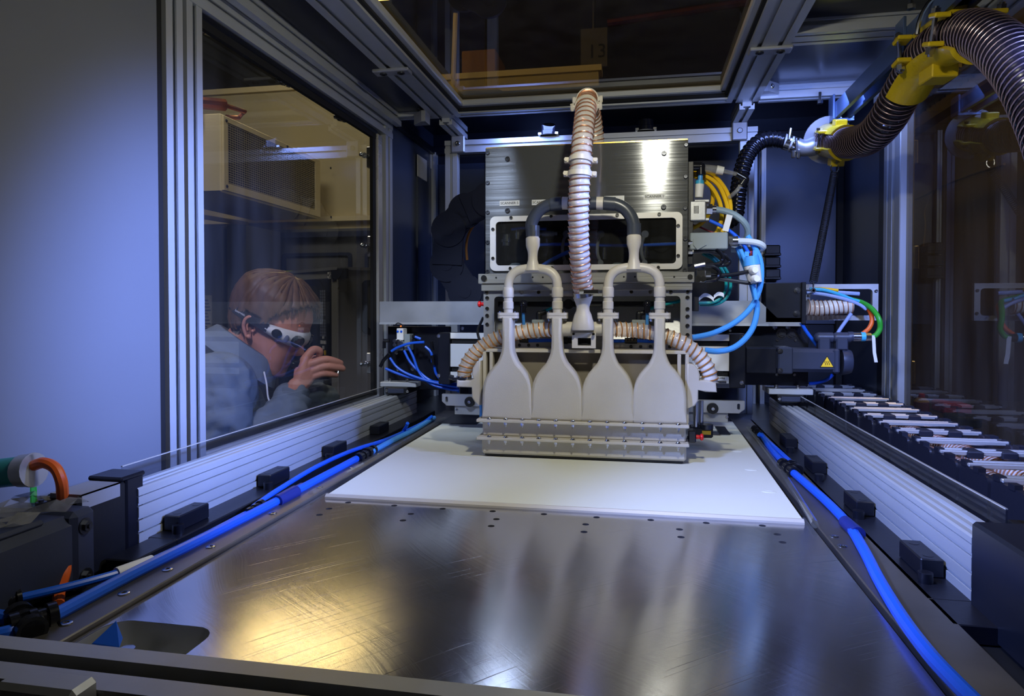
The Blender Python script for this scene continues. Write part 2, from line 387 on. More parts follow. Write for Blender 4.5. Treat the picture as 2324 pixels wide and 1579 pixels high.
def hexbolt_mb(r=.006, h=.005):
    m = MB(); m.cyl((0, 0, 0), (0, 0, h*.2), r*1.5, n=14); m.cyl((0, 0, h*.2), (0, 0, h), r, n=6); m.cyl((0, 0, h), (0, 0, h*1.5), r*.45, n=10); return m
def extr_poly(w, h, t=.04):
    """T-slot profile section w x h centred on 0 with one slot per t of side"""
    def side(L):
        n = max(1, round(L/t)); e = L/n; q = []
        for i in range(n):
            c = -L/2+e*(i+.5); g = e*.12
            q += [(c-g, 0), (c-g, e*.07), (c-g*2, e*.09), (c-g*2, e*.2), (c+g*2, e*.2), (c+g*2, e*.09), (c+g, e*.07), (c+g, 0)]
        return q
    out = []; bx = side(w); by = side(h)
    out.append((-w/2, -h/2)); out += [(a, -h/2+d) for a, d in bx]
    out.append((w/2, -h/2)); out += [(w/2-d, a) for a, d in by]
    out.append((w/2, h/2)); out += [(-a, h/2-d) for a, d in bx]
    out.append((-w/2, h/2)); out += [(-w/2+d, -a) for a, d in by]
    return out
def extr(p0, p1, w=.04, h=.04, hint=(0, 0, 1), mb=None):
    p0 = Vector(p0); p1 = Vector(p1); d = (p1-p0); L = d.length; d.normalize(); hx = Vector(hint)
    y = (hx-d*hx.dot(d)).normalized(); x = y.cross(d)
    mb = mb or MB(); mb.prism(extr_poly(w, h), p0, x, y, L); return mb
def text(name, s, size, loc, xa, ya, m, parent, label=None, depth=.0004):
    cu = bpy.data.curves.new(name, 'FONT'); cu.body = s; cu.size = size; cu.align_x = 'CENTER'; cu.align_y = 'CENTER'; cu.extrude = depth; cu.resolution_u = 3
    t = bpy.data.objects.new(name+'_tmp', cu); C.objects.link(t)
    me = bpy.data.meshes.new_from_object(t.evaluated_get(bpy.context.evaluated_depsgraph_get())); bpy.data.objects.remove(t); bpy.data.curves.remove(cu)
    me.name = name; me.materials.clear(); me.materials.append(MATS[m])
    xa = Vector(xa).normalized(); ya = Vector(ya).normalized(); za = xa.cross(ya)
    me.transform(Matrix((xa, ya, za)).transposed().to_4x4())
    o = bpy.data.objects.new(name, me); C.objects.link(o); put(o, parent, Vector(loc))
    if label: o['label'] = label
    return o

# ================================================================ the hall outside the machine
XL, XR, YB, ZC, YW = -.74, .65, 1.945, .87, 2.40
nT = [0]
def trim(mb, m='alu_profile', label=None):
    nT[0] += 1; return struct('trim_%d' % nT[0], mb, m, None, label)
struct('floor', MB().box(-5, 4, -2.5, 6.2, -1.0, -.95), 'hall_dark', None, 'dark hall floor below the machine')
struct('ceiling', MB().box(-5, 4, -2.5, 6.2, 3.3, 3.36), 'hall_dark', None, 'dark hall ceiling seen through the roof pane')
struct('wall_far', MB().box(-5, 4, 6.1, 6.2, -.95, 3.3), 'hall_dark')
struct('wall_outer_left', MB().box(-5, -4.9, -2.5, 6.1, -.95, 3.3), 'hall_dark')
struct('wall_outer_right', MB().box(3.9, 4, -2.5, 6.1, -.95, 3.3), 'hall_dark')
struct('wall_front', MB().box(-4.9, 3.9, -2.6, -2.5, -.95, 3.3), 'hall_dark')
YH = 4.2
zt = P(590, 210, Y=YH).z; xr = P(1358, 160, Y=YH).x
hb = struct('wall_hall_back', MB().box(-4.9, xr, YH, YH+.1, -.95, zt), 'hall_beige', None, 'beige partition wall of the hall outside')
struct('coping', MB().box(-4.9, xr+.02, YH-.02, YH+.12, zt, zt+.035), 'hall_cream', hb)
zl = P(700, 505, Y=YH).z
struct('ledge', MB().box(-4.9, xr, YH-.05, YH, zl, zl+.03), 'hall_cream', hb)
struct('door_1', MB().prism(rrect(P(1028, 240, Y=YH).x, P(1148, 240, Y=YH).x, P(1100, 330, Y=YH).z, P(1100, 207, Y=YH).z, .05), (0, YH-.025, 0), (1, 0, 0), (0, 0, 1), -.03,
       holes=[rrect(P(1043, 240, Y=YH).x, P(1134, 240, Y=YH).x, P(1100, 340, Y=YH).z, P(1100, 219, Y=YH).z, .03)]), 'black', None, 'black rubber window surround in the beige wall')
# ================================================================ enclosure: left side
y0 = P(361, 600, X=XL).y
struct('wall_left', MB().box(XL-.02, XL, -.3, y0, .035, .95), 'panel_white', None, 'smooth pale door panel lit blue on its right')
struct('baseboard_left', MB().box(XL-.03, XL+.01, -.3, 2.4, -.02, .035, .003), 'anodised')
yp = [P(u, 600, X=XL).y for u in (361, 377, 415, 424, 459)]
trim(MB().box(XL-.03, XL-.004, yp[0], yp[1], .035, .95), 'black_matte', 'black gap beside the left posts')
def post(X, ya, yb, w=.045, side=1):
    return extr((X-side*w/2, (ya+yb)/2, .0), (X-side*w/2, (ya+yb)/2, .9), w, abs(yb-ya), (0, 1, 0))
trim(post(XL+.004, yp[1], yp[2]), 'alu_profile', 'first pale aluminium post left of the window')
trim(MB().box(XL-.04, XL-.012, yp[2], yp[3], .035, .9), 'black_matte')
trim(post(XL+.004, yp[3], yp[4]), 'alu_profile', 'second pale aluminium post left of the window')
yf = [P(u, 560, X=XL).y for u in (849, 856, 866, 873, 888)]
trim(MB().box(XL-.02, XL+.004, yf[1], yf[2], .03, .8, .002), 'alu_bright', 'narrow bright post at the far edge of the left window')
trim(MB().box(XL-.03, XL-.006, yf[2], yf[3], .03, .8), 'black_matte')
trim(extr((XL-.018, (yf[3]+yf[4])/2, -.0), (XL-.018, (yf[3]+yf[4])/2, .86), .045, yf[4]-yf[3], (0, 1, 0)), 'alu_profile', 'blue tinted corner post right of the left window')
zwt = P(453, 38, X=XL).z; zwb = P(460, 1020, X=XL).z
w1 = struct('window_1', MB().box(XL-.016, XL-.012, yp[4]-.01, yf[1]+.01, zwb-.02, zwt+.01), 'pane', None, 'large clear side window facing the man')
struct('gasket', MB().box(XL-.012, XL-.002, yp[4], yf[1], zwt-.014, zwt).box(XL-.012, XL-.002, yp[4], yf[1], zwb-.004, zwb+.006).box(XL-.012, XL-.003, yf[0], yf[1], zwb, zwt), 'black_matte', w1)
struct('sill_tube', MB().tube([(XL-.004, yp[4], zwb-.014), (XL-.004, yf[1], zwb-.014)], .010, 12), 'alu_bright', w1)
trim(MB().box(XL-.02, XL+.004, yp[4], yf[4], -.01, zwb-.024), 'panel_dark', 'dark reflecting strip under the left window')
trim(MB().box(XL-.02, XL-.001, yp[4], yf[1]+.01, zwt, zwt+.012, .002), 'anodised')
trim(extr((XL-.016, .2, zwt+.034), (XL-.016, yf[4], zwt+.034), .045, .042, (0, 0, 1)), 'alu_profile', 'lower grooved beam above the left window')
trim(extr((XL+.012, .2, ZC-.004), (XL+.012, YB+.02, ZC-.004), .045, .04, (0, 0, 1)), 'alu_profile', 'upper grooved beam above the left window')
# ---- roof
xi = (-.61, -.522, .232, .318)
struct('wall_top_left', MB().box(XL, xi[0], .2, YB, ZC+.012, ZC+.02), 'panel_dark', None, 'dark glossy roof panel on the left')
trim(extr(((xi[0]+xi[1])/2, .2, ZC+.02), ((xi[0]+xi[1])/2, YB+.04, ZC+.02), xi[1]-xi[0], .04, (0, 0, 1)), 'alu_profile', 'double grooved roof beam left of the roof pane')
trim(extr(((xi[2]+xi[3])/2, .2, ZC+.02), ((xi[2]+xi[3])/2, YB+.04, ZC+.02), xi[3]-xi[2], .04, (0, 0, 1)), 'alu_profile', 'double grooved roof beam right of the roof pane')
trim(extr((XL, YB+.02, ZC+.02), (xi[0], YB+.02, ZC+.02), .04, .04, (0, 0, 1)), 'alu_profile', 'short roof beam in the left rear corner')
trim(extr((xi[1], YB+.02, ZC+.02), (xi[2], YB+.02, ZC+.02), .04, .04, (0, 0, 1)), 'alu_profile', 'roof beam behind the roof pane')
trim(extr((xi[3], YB+.02, ZC+.02), (XR, YB+.02, ZC+.02), .04, .05, (0, 0, 1)), 'alu_profile', 'roof beam in the right rear corner')
w3 = struct('window_3', MB().box(xi[1]+.004, xi[2]-.004, .2, YB-.004, ZC+.034, ZC+.039), 'ceiling_pane', None, 'brownish roof pane above the machine')
fr = MB()
fr.box(xi[1], xi[1]+.022, .2, YB-.02, ZC+.012, ZC+.03, .003); fr.box(xi[2]-.022, xi[2], .2, YB-.02, ZC+.012, ZC+.03, .003); fr.box(xi[1], xi[2], YB-.034, YB-.012, ZC+.012, ZC+.03, .003)
struct('window_frame', fr, 'alu_profile', w3)
gk = MB()
gk.box(xi[1]+.0, xi[1]+.008, .2, YB, ZC+.006, ZC+.014).box(xi[2]-.008, xi[2], .2, YB, ZC+.006, ZC+.014).box(xi[1], xi[2], YB-.012, YB-.002, ZC+.004, ZC+.014)
struct('gasket', gk, 'black_matte', w3)
# right part of the roof
pa = P(1960, 72, Z=ZC); yc = pa.y
trim(extr((xi[3], yc+.02, ZC+.02), (XR, yc+.02, ZC+.02), .07, .04, (0, 0, 1)), 'alu_profile', 'roof cross beam above the yellow hose clamp')
struct('wall_top_right', MB().box(xi[3], XR, .2, YB, ZC+.03, ZC+.036), 'panel_dark', None, 'dark blue roof panel on the right')
trim(extr((XR-.012, .2, ZC-.01), (XR-.012, YB+.04, ZC-.01), .05, .06, (0, 0, 1)), 'alu_profile', 'right roof edge beam over the right window')
# ---- right side
yr = [P(u, 600, X=XR).y for u in (2044, 2031, 2026, 2008, 1994)]
trim(MB().box(XR-.004, XR+.03, yr[0], yr[1], -.02, .86, .002), 'alu_profile', 'pale edge post of the right window')
trim(MB().box(XR+.004, XR+.03, yr[1], yr[2], -.02, .86), 'black_matte')
trim(extr((XR+.018, (yr[2]+yr[3])/2, -.02), (XR+.018, (yr[2]+yr[3])/2, .87), .045, yr[3]-yr[2], (0, 1, 0)), 'alu_profile', 'pale corner post left of the right window')
trim(MB().box(XR-.002, XR+.03, yr[3], yr[4], -.02, .87, .002), 'anodised')
struct('window_2', MB().box(XR+.012, XR+.017, .2, yr[0]+.005, -.02, .85), 'smoked_pane', None, 'dim smoky side window on the right')
struct('wall_right', MB().box(XR, XR+.02, yr[4], YW, -.02, .95), 'panel_blue', None, 'dark blue side panel behind the right window')
struct('wall_left_rear', MB().box(XL-.02, XL, yf[4], YW, -.02, .95), 'panel_blue', None, 'dark blue side panel behind the left window')
struct('wall_back', MB().box(XL, XR, YW, YW+.02, -.02, 1.0), 'panel_dark', None, 'dark blue rear panel of the machine chamber')
struct('wall_top_rear', MB().box(XL, XR, YB+.04, YW, .93, .94), 'panel_dark', None, 'dark panel over the rear of the chamber')
def back_post(u, wpx, m='alu_profile', Y=YW-.02, z0=-.02, z1=.86):
    a = P(u, 500, Y=Y).x; b = P(u+wpx, 500, Y=Y).x
    return trim(extr(((a+b)/2, Y, z0), ((a+b)/2, Y, z1), b-a, .03, (0, 1, 0)), m)
for u, wp in ((976, 16), (1108, 22), (1700, 16), (1726, 10)): back_post(u, wp)
trim(MB().box(P(1905, 500, Y=YW-.03).x-.006, P(1905, 500, Y=YW-.03).x+.012, YW-.03, YW-.01, -.02, .8), 'black_matte')
za = P(985, 352, Y=YW-.02).z
trim(MB().box(XL, XR, YW-.03, YW, za, za+.03, .003), 'panel_dark', 'dark rail along the top of the rear panel')
trim(MB().box(XL, XL+.016, yf[4]+.03, YW-.02, za, za+.02), 'anodised')
struct('wall_back_right', MB().box(P(1722, 500, Y=YW-.012).x, P(1900, 500, Y=YW-.012).x, YW-.012, YW-.004, .25, .83), 'panel_blue', None, 'lighter grey blue rear panel behind the tension spring')
struct('wall_back_left', MB().box(P(984, 500, Y=YW-.012).x, P(1100, 500, Y=YW-.012).x, YW-.012, YW-.004, .1, .82), 'panel_blue', None, 'grey blue rear panel left of the scanner housing')
# label on the left rear panel
q = struct('door_2', MB().box(XL, XL+.004, 2.21, 2.36, .2, .8), 'panel_blue', None, 'left rear door panel with a white notice')
lb = P(948, 350, X=XL+.006); lb2 = P(969, 412, X=XL+.006)
struct('notice', MB().box(XL+.004, XL+.006, lb.y, lb2.y, lb2.z, lb.z), 'paper', q, 'white printed notice')
# portal frame in front of the rear wall
YP = 2.15
pl = P(1012, 400, Y=YP).x; prr = P(1718, 320, Y=YP).x; pz = P(1100, 318, Y=YP).z
trim(extr((pl, YP, pz-.02), (prr, YP, pz-.02), .03, .04, (0, 0, 1)), 'alu_profile', 'horizontal portal beam behind the scanner housing')
trim(extr((pl+.022, YP, -.02), (pl+.022, YP, pz-.04), .04, .03, (0, 1, 0)), 'alu_profile', 'left portal post')
trim(extr((prr-.03, YP, -.02), (prr-.03, YP, pz-.04), .04, .03, (0, 1, 0)), 'alu_profile', 'right portal post')
for xx, side in ((P(1044, 327, Y=YP).x, 1), (P(1676, 300, Y=YP).x, -1)):
    trim(extr((xx, YB+.04, pz+.03), (xx, YP+.02, pz+.03), .04, .04, (0, 0, 1)), 'alu_profile', 'short roof beam running back to the portal')
    b = solo('corner_bracket', MB().box(xx-.022, xx+.022, YP-.03, YP-.014, pz-.042, pz+.012, .003), 'alu_dull',
         'cast corner bracket at the %s end of the portal beam' % ('left' if side > 0 else 'right'), 'bracket', 'portal corner brackets')
    pieces('screw', screw_mb(.008, .004), 'steel', b, [((xx, YP-.03, pz-.014), (0, -1, 0))])
# flat joining plates under the roof beams
for u, v, un, lab in ((890, 161, 872, 'flat joining plate under the left roof beam'), (1748, 112, 1720, 'flat joining plate under the right roof beam')):
    p = P(u, v, Z=ZC-.002); b = solo('joining_plate', MB().box(p.x-.045, p.x+.045, p.y-.017, p.y+.017, ZC-.008, ZC, .002), 'alu', lab, 'plate', 'roof joining plates')
    pieces('screw', screw_mb(.009, .003), 'steel_dark', b, [((p.x-.022, p.y, ZC-.008), (0, 0, -1)), ((p.x+.022, p.y, ZC-.008), (0, 0, -1))])
# angle brackets in the roof corners
for u, v, lab in ((975, 262, 'small cast angle bracket in the left rear roof corner'), (1735, 225, 'small cast angle bracket in the right rear roof corner')):
    p = P(u, v, Z=ZC-.0); s = 1 if u > 1400 else -1
    b = solo('angle_bracket', MB().prism([(0, 0), (.045*s, 0), (.045*s, .012), (.012*s, .045), (0, .045)], (xi[3] if s > 0 else xi[0], YB, ZC+.002), (1, 0, 0), (0, -1, 0), -.032 if s > 0 else .032), 'alu_dull', lab, 'bracket')
    pieces('screw', screw_mb(.007, .005), 'steel', b, [((b.location.x, YB-.03, ZC+.018), (s, -1, 0))])
# spring plungers that hold the panes
def plunger(u, v, name, X=None, lab='', d=(0, 0, 0), plate=True):
    p = P(u, v, X=X); s = -1 if X < 0 else 1
    t = thing('spring_plunger', lab, 'fastener', p, 'spring plungers round the side windows')
    dy = Vector((s*.3, -1 if s < 0 else 1, 0)).normalized()
    m = MB(); m.lathe([(.004, -.012), (.007, -.012), (.007, 0), (.0045, 0), (.0045, .006), (.008, .006), (.008, .011), (.004, .011), (.003, .02), (.006, .02), (.006, .026), (.002, .03)], p, dy, 12)
    part('pin', m, 'steel', t)
    if plate: part('block', MB().box(p.x-.006, p.x+.006, p.y+(.012 if s < 0 else -.03), p.y+(.03 if s < 0 else -.012), p.z-.03, p.z+.03, .002), 'alu_bright', t)
    return t
for u, v, pl_ in ((466, 69, 0), (648, 188, 0), (776, 270, 0), (832, 354, 1), (834, 558, 1), (832, 825, 1)):
    plunger(u, v, '', XL-.03, {69: 'topmost spring plunger by the near window corner', 188: 'second spring plunger along the left window top', 270: 'third spring plunger along the left window top', 354: 'spring plunger on a block high at the far left window edge', 558: 'spring plunger on a bright block halfway up the far left window edge', 825: 'lowest spring plunger at the far left window edge'}[v], plate=bool(pl_))
for u, v, pl_ in ((2120, 207, 0), (2068, 350, 1), (2070, 586, 1), (2062, 843, 1)):
    plunger(u, v, '', XR+.04, {207: 'spring plunger below the perforated beam behind the right window', 350: 'upper spring plunger on the right window edge', 586: 'middle spring plunger on a bright block at the right window', 843: 'lowest spring plunger at the right window'}[v], plate=bool(pl_))

# ================================================================ machine bed
pk = rrect(-.497, -.386, .44, .573, .022)
solo('machine_bed', MB().prism([(XL, -.1), (XR, -.1), (XR, YW), (XL, YW)], (0, 0, -.07), (1, 0, 0), (0, 1, 0), .055,
     holes=[rrect(-.503, -.38, .434, .579, .024)]), 'steel_dark', 'dark steel machine bed under the plates and rails', 'machine bed')
hp = [(200, 522), (432, 537), (672, 549), (918, 563), (1170, 578), (1430, 591), (1696, 605), (1965, 618), (280, 562), (242, 593), (690, 587), (665, 620), (1118, 612), (1110, 648), (1568, 636), (1575, 673), (2037, 660), (2062, 698)]
hp = [(800+a/2.1127, 900+b/2.1127) for a, b in hp]+[(747, 1154), (725, 1168), (790, 1140)]
hw = [P(a, b, Z=0) for a, b in hp]
cp = thing('cover_plate', 'large polished metal cover plate with swirl marks in the foreground', 'plate', (-.13, .6, 0))
part('plate', MB().prism([(-.502, .20), (.234, .20), (.234, 1.035), (-.502, 1.035)], (0, 0, -.014), (1, 0, 0), (0, 1, 0), .014,
     holes=[pk]+[circ(p.x, p.y, .0048) for p in hw]), 'polished', cp)
m = MB()
m.lathe([(.0048, -.013), (.0044, -.005), (.0024, -.005), (.0024, -.009), (0, -.009)], (0, 0, 0), n=12)
pieces('recessed_screw', m, 'steel', cp, hw)
# the pocket in the plate
pw = MB(); bot = rrect(-.482, -.400, .455, .558, .012); n = len(pk)
pw.add([(x, y, -.0005) for x, y in pk]+[(x, y, -.06) for x, y in bot]+[(x*1.0-.0, y, -.0005) for x, y in rrect(-.499, -.384, .438, .575, .023)]+[(x, y, -.062) for x, y in rrect(-.486, -.396, .451, .562, .013)],
       [(i, (i+1) % n, n+(i+1) % n, n+i) for i in range(n)]+[(2*n+i, 3*n+i, 3*n+(i+1) % n, 2*n+(i+1) % n) for i in range(n)]+[tuple(range(n, 2*n))])
pkt = part('pocket', pw, 'alu', cp, 'rounded sloping pocket cut into the plate')
part('pocket_post', MB().cyl((-.462, .545, -.06), (-.462, .545, -.012), .007).cyl((-.462, .545, -.06), (-.462, .545, -.054), .012), 'steel', pkt)
q = P(250, 1458, Z=.0)
solo('tape_scrap', MB().add([(q.x-.014, q.y-.006, .0003), (q.x+.016, q.y-.008, .0003), (q.x+.008, q.y+.006, .002), (q.x-.004, q.y+.012, .014), (q.x-.013, q.y-.0055, .0013), (q.x+.0155, q.y-.0072, .0013), (q.x-.003, q.y+.011, .0145)],
     [(0, 2, 1), (0, 1, 3), (1, 2, 3), (2, 0, 3), (4, 5, 6), (0, 4, 5, 1)]), 'blue_tube', 'crumpled scrap of blue tape at the plate pocket', 'tape')
# powder bed
pb = thing('powder_bed', 'smooth white powder surface under the nozzle unit', 'powder bed', (-.13, 1.3, 0))
part('powder_surface', MB().prism([(-.488, 1.004), (.226, 1.004), (.232, 1.36), (.24, 1.86), (-.5, 1.86), (-.496, 1.36)], (0, 0, .0), (1, 0, 0), (0, 1, 0), .004), 'powder', pb)
part('edge_lip', MB().prism([(0, -.0), (.012, 0), (.010, .0055), (.004, .0065), (0, .003)], (.226, 1.0, 0), (0, 1, 0), (0, 0, 1), -.714), 'nylon_smooth', pb, 'raised front lip of the powder bed')
for s, xs in ((-1, ((-.512, 1.0), (-.508, 1.30), (-.512, 1.75))), (1, ((.236, .985), (.252, 1.30), (.262, 1.75)))):
    part('side_seal', MB().tube(spline([(x, y, .006) for x, y in xs], 6), .006, 8, sy=.8), 'acrylic', pb, 'clear plastic side seal')
for u, v in ((1705, 1066), (1745, 1116), (1672, 1024)):
    p = P(u, v, Z=.004); part('ripple_mark', MB().lathe([(.012, 0), (.009, .0012), (.004, .0004), (0, .0006)], p, n=14, sy=.6), 'powder', pb)
p = P(1640, 978, Z=.004); part('groove', MB().box(p.x-.012, p.x+.012, p.y-.05, p.y+.06, .0035, .0055), 'steel_dark', pb, 'dark sheet standing for shade on the powder behind the nozzle')
p = P(1050, 955, Z=.004); part('shade_sheet', MB().box(p.x-.05, p.x+.05, p.y-.05, p.y+.1, .0035, .0055), 'steel_dark', pb, 'dark sheet standing for shade on the powder behind the nozzle')  # shade behind the nozzle laid on the powder as a dark sheet
# side strips with recessed screws
def strip(x0, x1, z1, px, lab):
    s = thing('side_strip', lab, 'strip', ((x0+x1)/2, 1.0, 0))
    part('strip', MB().box(x0, x1, .25, 1.9, -.014, z1, .0012), 'steel_plate', s)
    ws = [P(u, v, Z=z1) for u, v in px]
    pieces('screw', screw_mb(.0058, .0015), 'steel', s, [w_ for w_ in ws if x0+.004 < w_.x < x1-.004])
strip(-.556, -.504, .005, [(478, 1241), (281, 1347), (619, 1165), (725, 1106), (800, 1062), (860, 1030), (150, 1415), (380, 1293)], 'narrow grey steel strip with screws left of the polished plate')
strip(.239, .296, .004, [(1785, 1106), (1830, 1162), (1893, 1218), (1911, 1240), (1983, 1347), (1978, 1291), (2010, 1410), (1745, 1055), (2112, 1505)], 'narrow grey steel strip with screws right of the polished plate')
for u, v in ((2137, 1458), (2075, 1356), (1950, 1180)):
    p = P(u, v, Z=-.014)
    solo('deck_screw', MB().lathe([(.011, 0), (.010, .004), (.006, .004), (.006, .001), (0, .001)], p, n=14), 'steel_dark', {2137: 'large sunk screw in the bed beside the near end of the right blue tube', 1356: '', 2075: 'sunk screw in the bed halfway along the right blue tube', 1950: 'sunk screw in the bed by the blue tape on the right tube'}[u], 'screw')
# ---------------------------------------------------------------- linear axes
def axis(s, x0, px_cl, px_bo, lab):
    """s=-1 left, +1 right; x0 = inner face"""
    t = thing('linear_axis', lab, 'rail', (x0, 1.2, -.01), 'linear axes on both sides of the bed')
    zt_ = .072 if s < 0 else .07
    pr_ = [(0, 0), (0, .0135), (.006, .0135), (.006, .0152), (.0008, .0152), (.0008, .0175), (0, .0175), (0, .030), (.006, .030), (.006, .0317), (.0008, .0317), (.0008, .0345), (0, .0345), (0, .048), (.006, .048), (.006, .0495), (.0008, .0495), (.0008, .0525), (0, .0525), (0, .0605), (.004, .0605), (.004, .0618), (0, .0618),
           (0, zt_-.002), (.002, zt_), (.008, zt_), (.009, zt_-.003), (.013, zt_-.003), (.014, zt_), (.020, zt_), (.021, zt_-.004), (.027, zt_-.004), (.028, zt_), (.036, zt_), (.037, zt_-.01), (.037, 0)]
    pr_ = [(x0+s*a, b) for a, b in pr_]
    if s < 0: pr_ = pr_[::-1]
    part('profile', MB().prism(pr_, (0, 1.86, 0), (1, 0, 0), (0, 0, 1), 1.10), 'alu_profile', t, 'grooved aluminium rail profile')
    part('base_bar', MB().box(x0-s*.042, x0+s*.06, .776 if s < 0 else .757, 1.9, -.014, .004, .0015).box(x0-s*.042, x0-s*.003, .70 if s < 0 else .757, .776, -.014, .004, .0015) if s < 0 else MB().box(x0-s*.042, x0+s*.06, .757, 1.9, -.014, .004, .0015), 'anodised', t)
    part('strip_edge', MB().box(x0+s*.0398, x0+s*.0422, .78, 1.75, .093, .0942), 'alu_bright', t, 'bright top edge of the splash strip')
    part('splash_strip', MB().box(x0+s*.040, x0+s*.042, .78, 1.75, .03, .093), 'clear_strip', t, 'clear plastic splash strip')
    cl = MB().box(-.012, .012, -.032, .032, 0, .021, .0015); cl.cyl((0, -.02, .021), (0, -.02, .0213), .0055, n=12); cl.cyl((0, .02, .021), (0, .02, .0213), .0055, n=12)
    sp = [P(u, v, Z=.025) for u, v in px_cl]
    pieces('clamp', cl, 'anodised', t, [(x0-s*.014, p.y, .004) for p in sp])
    bo = MB().cyl((0, 0, 0), (0, 0, .011), .0075, n=14); bo.lathe([(.004, .0112), (.003, .0112), (0, .008)], (0, 0, 0), n=6)
    sp = [P(u, v, Z=.014) for u, v in px_bo]
    pieces('bolt', bo, 'anodised', t, [(x0-s*.026, p.y, .004) for p in sp])
    return t
glass('clear_strip', (226, 228, 232), 1.4, .0, .6, .006)
ax_l = axis(-1, -.6245, [(488, 1158), (685, 1070), (815, 1008), (920, 963)], [(413, 1192), (620, 1096), (757, 1031)], 'grooved aluminium linear rail along the left side of the bed')
ax_r = axis(1, .331, [(1778, 988), (1840, 1040), (1930, 1124), (2075, 1245)], [(1797, 1016), (1862, 1077), (1957, 1160), (2102, 1300)], 'grooved aluminium linear rail along the right side of the bed')
# left drive: end block, coupling housing, servo motor, connectors
dv = thing('servo_drive', 'dark servo motor with coupling housing at the near end of the left rail', 'motor', (-.65, .6, -.014))
eb = part('end_block', MB().box(-.672, -.6265, .742, .772, -.014, .088, .002).box(-.674, -.625, .732, .774, .086, .092, .002), 'anodised', dv)
part('coupling_housing', MB().box(-.672, -.6265, .668, .742, -.012, .086, .003), 'black', dv)
part('sticker', MB().box(-.668, -.6255, .672, .73, .0855, .0872).box(-.6268, -.6255, .672, .73, .070, .0872), 'grey_label', dv, 'pale grey sticker folded over the housing edge') if 'grey_label' in MATS else None
mb = MB().box(-.70, -.606, .43, .668, -.006, .074, .010); mb.box(-.705, -.602, .635, .668, -.010, .078, .006); mb.box(-.694, -.612, .455, .61, .072, .079, .003)
part('motor_body', mb, 'motor_paint', dv)
pieces('bolt', hexbolt_mb(.006, .005), 'steel_dark', dv, [((-.6015, .65, .06), (1, 0, 0)), ((-.6015, .65, .004), (1, 0, 0)), ((-.66, .652, .078), (0, 0, 1))])
part('plastic_sheet', MB().add(*(lambda g: ([(x, y, z+.081+.006*math.sin(x*300+y*140)) for x, y, z in g], [(i*8+j, i*8+j+1, i*8+j+9, i*8+j+8) for i in range(7) for j in range(7)]))([(-.70+.012*i, .56+.016*j, .004*math.sin(i*1.3)) for i in range(8) for j in range(8)])), 'clear_tube', dv, 'crumpled clear plastic sheet on the motor')
Y1 = .66
a, b = P(-40, 1078, Y=Y1), P(50, 1068, Y=Y1); c = P(78, 1066, Y=Y1)
cn = thing('cable_connector', 'teal and silver cable connector above the left servo motor', 'connector', a)
part('sleeve', MB().cyl(a, b, .0165, n=20), 'teal', cn); part('collar', MB().cyl(b, c, .0185, n=20).cyl(b.lerp(c, .8), c, .0195, n=20), 'alu', cn)
solo('orange_cable', MB().tube(spline([P(76, 1056, Y=Y1), P(100, 1050, Y=Y1), P(125, 1062, Y=Y1), P(139, 1092, Y=Y1), P(142, 1130, Y=Y1+.01), P(144, 1190, Y=Y1+.03)], 8), .0062), 'orange', 'orange cable curving from the teal connector to the left motor', 'cable')
solo('green_cable', MB().tube(spline([P(-40, 972, Y=.72), P(0, 966, Y=.72), P(38, 978, Y=.72), P(58, 1015, Y=.72), P(66, 1060, Y=.72), P(69, 1110, Y=.72), P(70, 1150, Y=.72)], 8), .0066), 'green', 'green cable hanging behind the teal connector', 'cable')
solo('orange_cable', MB().tube(spline([P(153, 1262, Y=.64), P(147, 1300, Y=.63), P(135, 1340, Y=.62), P(132, 1372, Y=.60)], 8), .0058), 'orange', 'short orange cable below the left servo motor', 'cable')
solo('grey_tube', MB().tube(spline([P(163, 1265, Y=.65), P(165, 1300, Y=.65), P(168, 1325, Y=.65)], 6), .0035), 'pale_tube', 'thin pale tube beside the short orange cable', 'tube')
# blue pneumatic tubes, left
def tube_px(name, pts, r, m, lab, cat='tube', group=None, n=10, step=8):
    """pts: (u, v, {axis: value})"""
    return solo(name, MB().tube(spline([P(u, v, **k) for u, v, k in pts], step), r, n), m, lab, cat, group)
z = {'Z': .010}; z2 = {'Z': .011}
tA = tube_px('air_tube', [(120, 1398, z2), (200, 1355, z2), (320, 1292, z2), (480, 1212, z), (640, 1131, z), (730, 1083, z), (818, 1036, z)], .0066, 'blue_tube', 'thickest blue air tube running along the left rail')
tB = tube_px('air_tube', [(38, 1358, z2), (150, 1332, z2), (268, 1300, z2), (345, 1272, z2), (470, 1212, z2), (560, 1165, z)], .0044, 'blue_tube', 'thin blue air tube with a white sleeve beside the left motor')
a, b = P(264, 1301, Z=.011), P(345, 1272, Z=.011)
part('label_sleeve', MB().cyl(a, b, .0066, n=12), 'white', tA.parent if False else tB, 'white sleeve on the thin tube')
tC = tube_px('air_tube', [(575, 1150, z), (630, 1112, z), (720, 1058, z), (800, 1022, z), (880, 996, z), (955, 962, z), (980, 945, {'Z': .02})], .0042, 'blue_tube', 'upper thin blue air tube along the left rail')
tD = tube_px('air_tube', [(842, 1026, z), (890, 1000, z), (940, 975, z), (985, 948, z)], .006, 'light_tube', 'thick blue air tube beyond the black coupling on the left')
tE = tube_px('air_tube', [(915, 978, z), (922, 968, {'Z': .025}), (925, 960, {'Z': .035})], .004, 'blue_tube', 'short blue tube stub standing up near the far left rail')
def coupling(pts, lab, r=.0085, two=False):
    t = MB()
    for p0, p1 in pts:
        d = (p1-p0); t.cyl(p0, p1, r*.85); t.cyl(p0, p0+d*.2, r*1.15); t.cyl(p1-d*.2, p1, r*1.15); t.cyl(p0+d*.42, p0+d*.58, r*1.05)
    return solo('tube_coupling', t, 'black_gloss', lab, 'coupling')
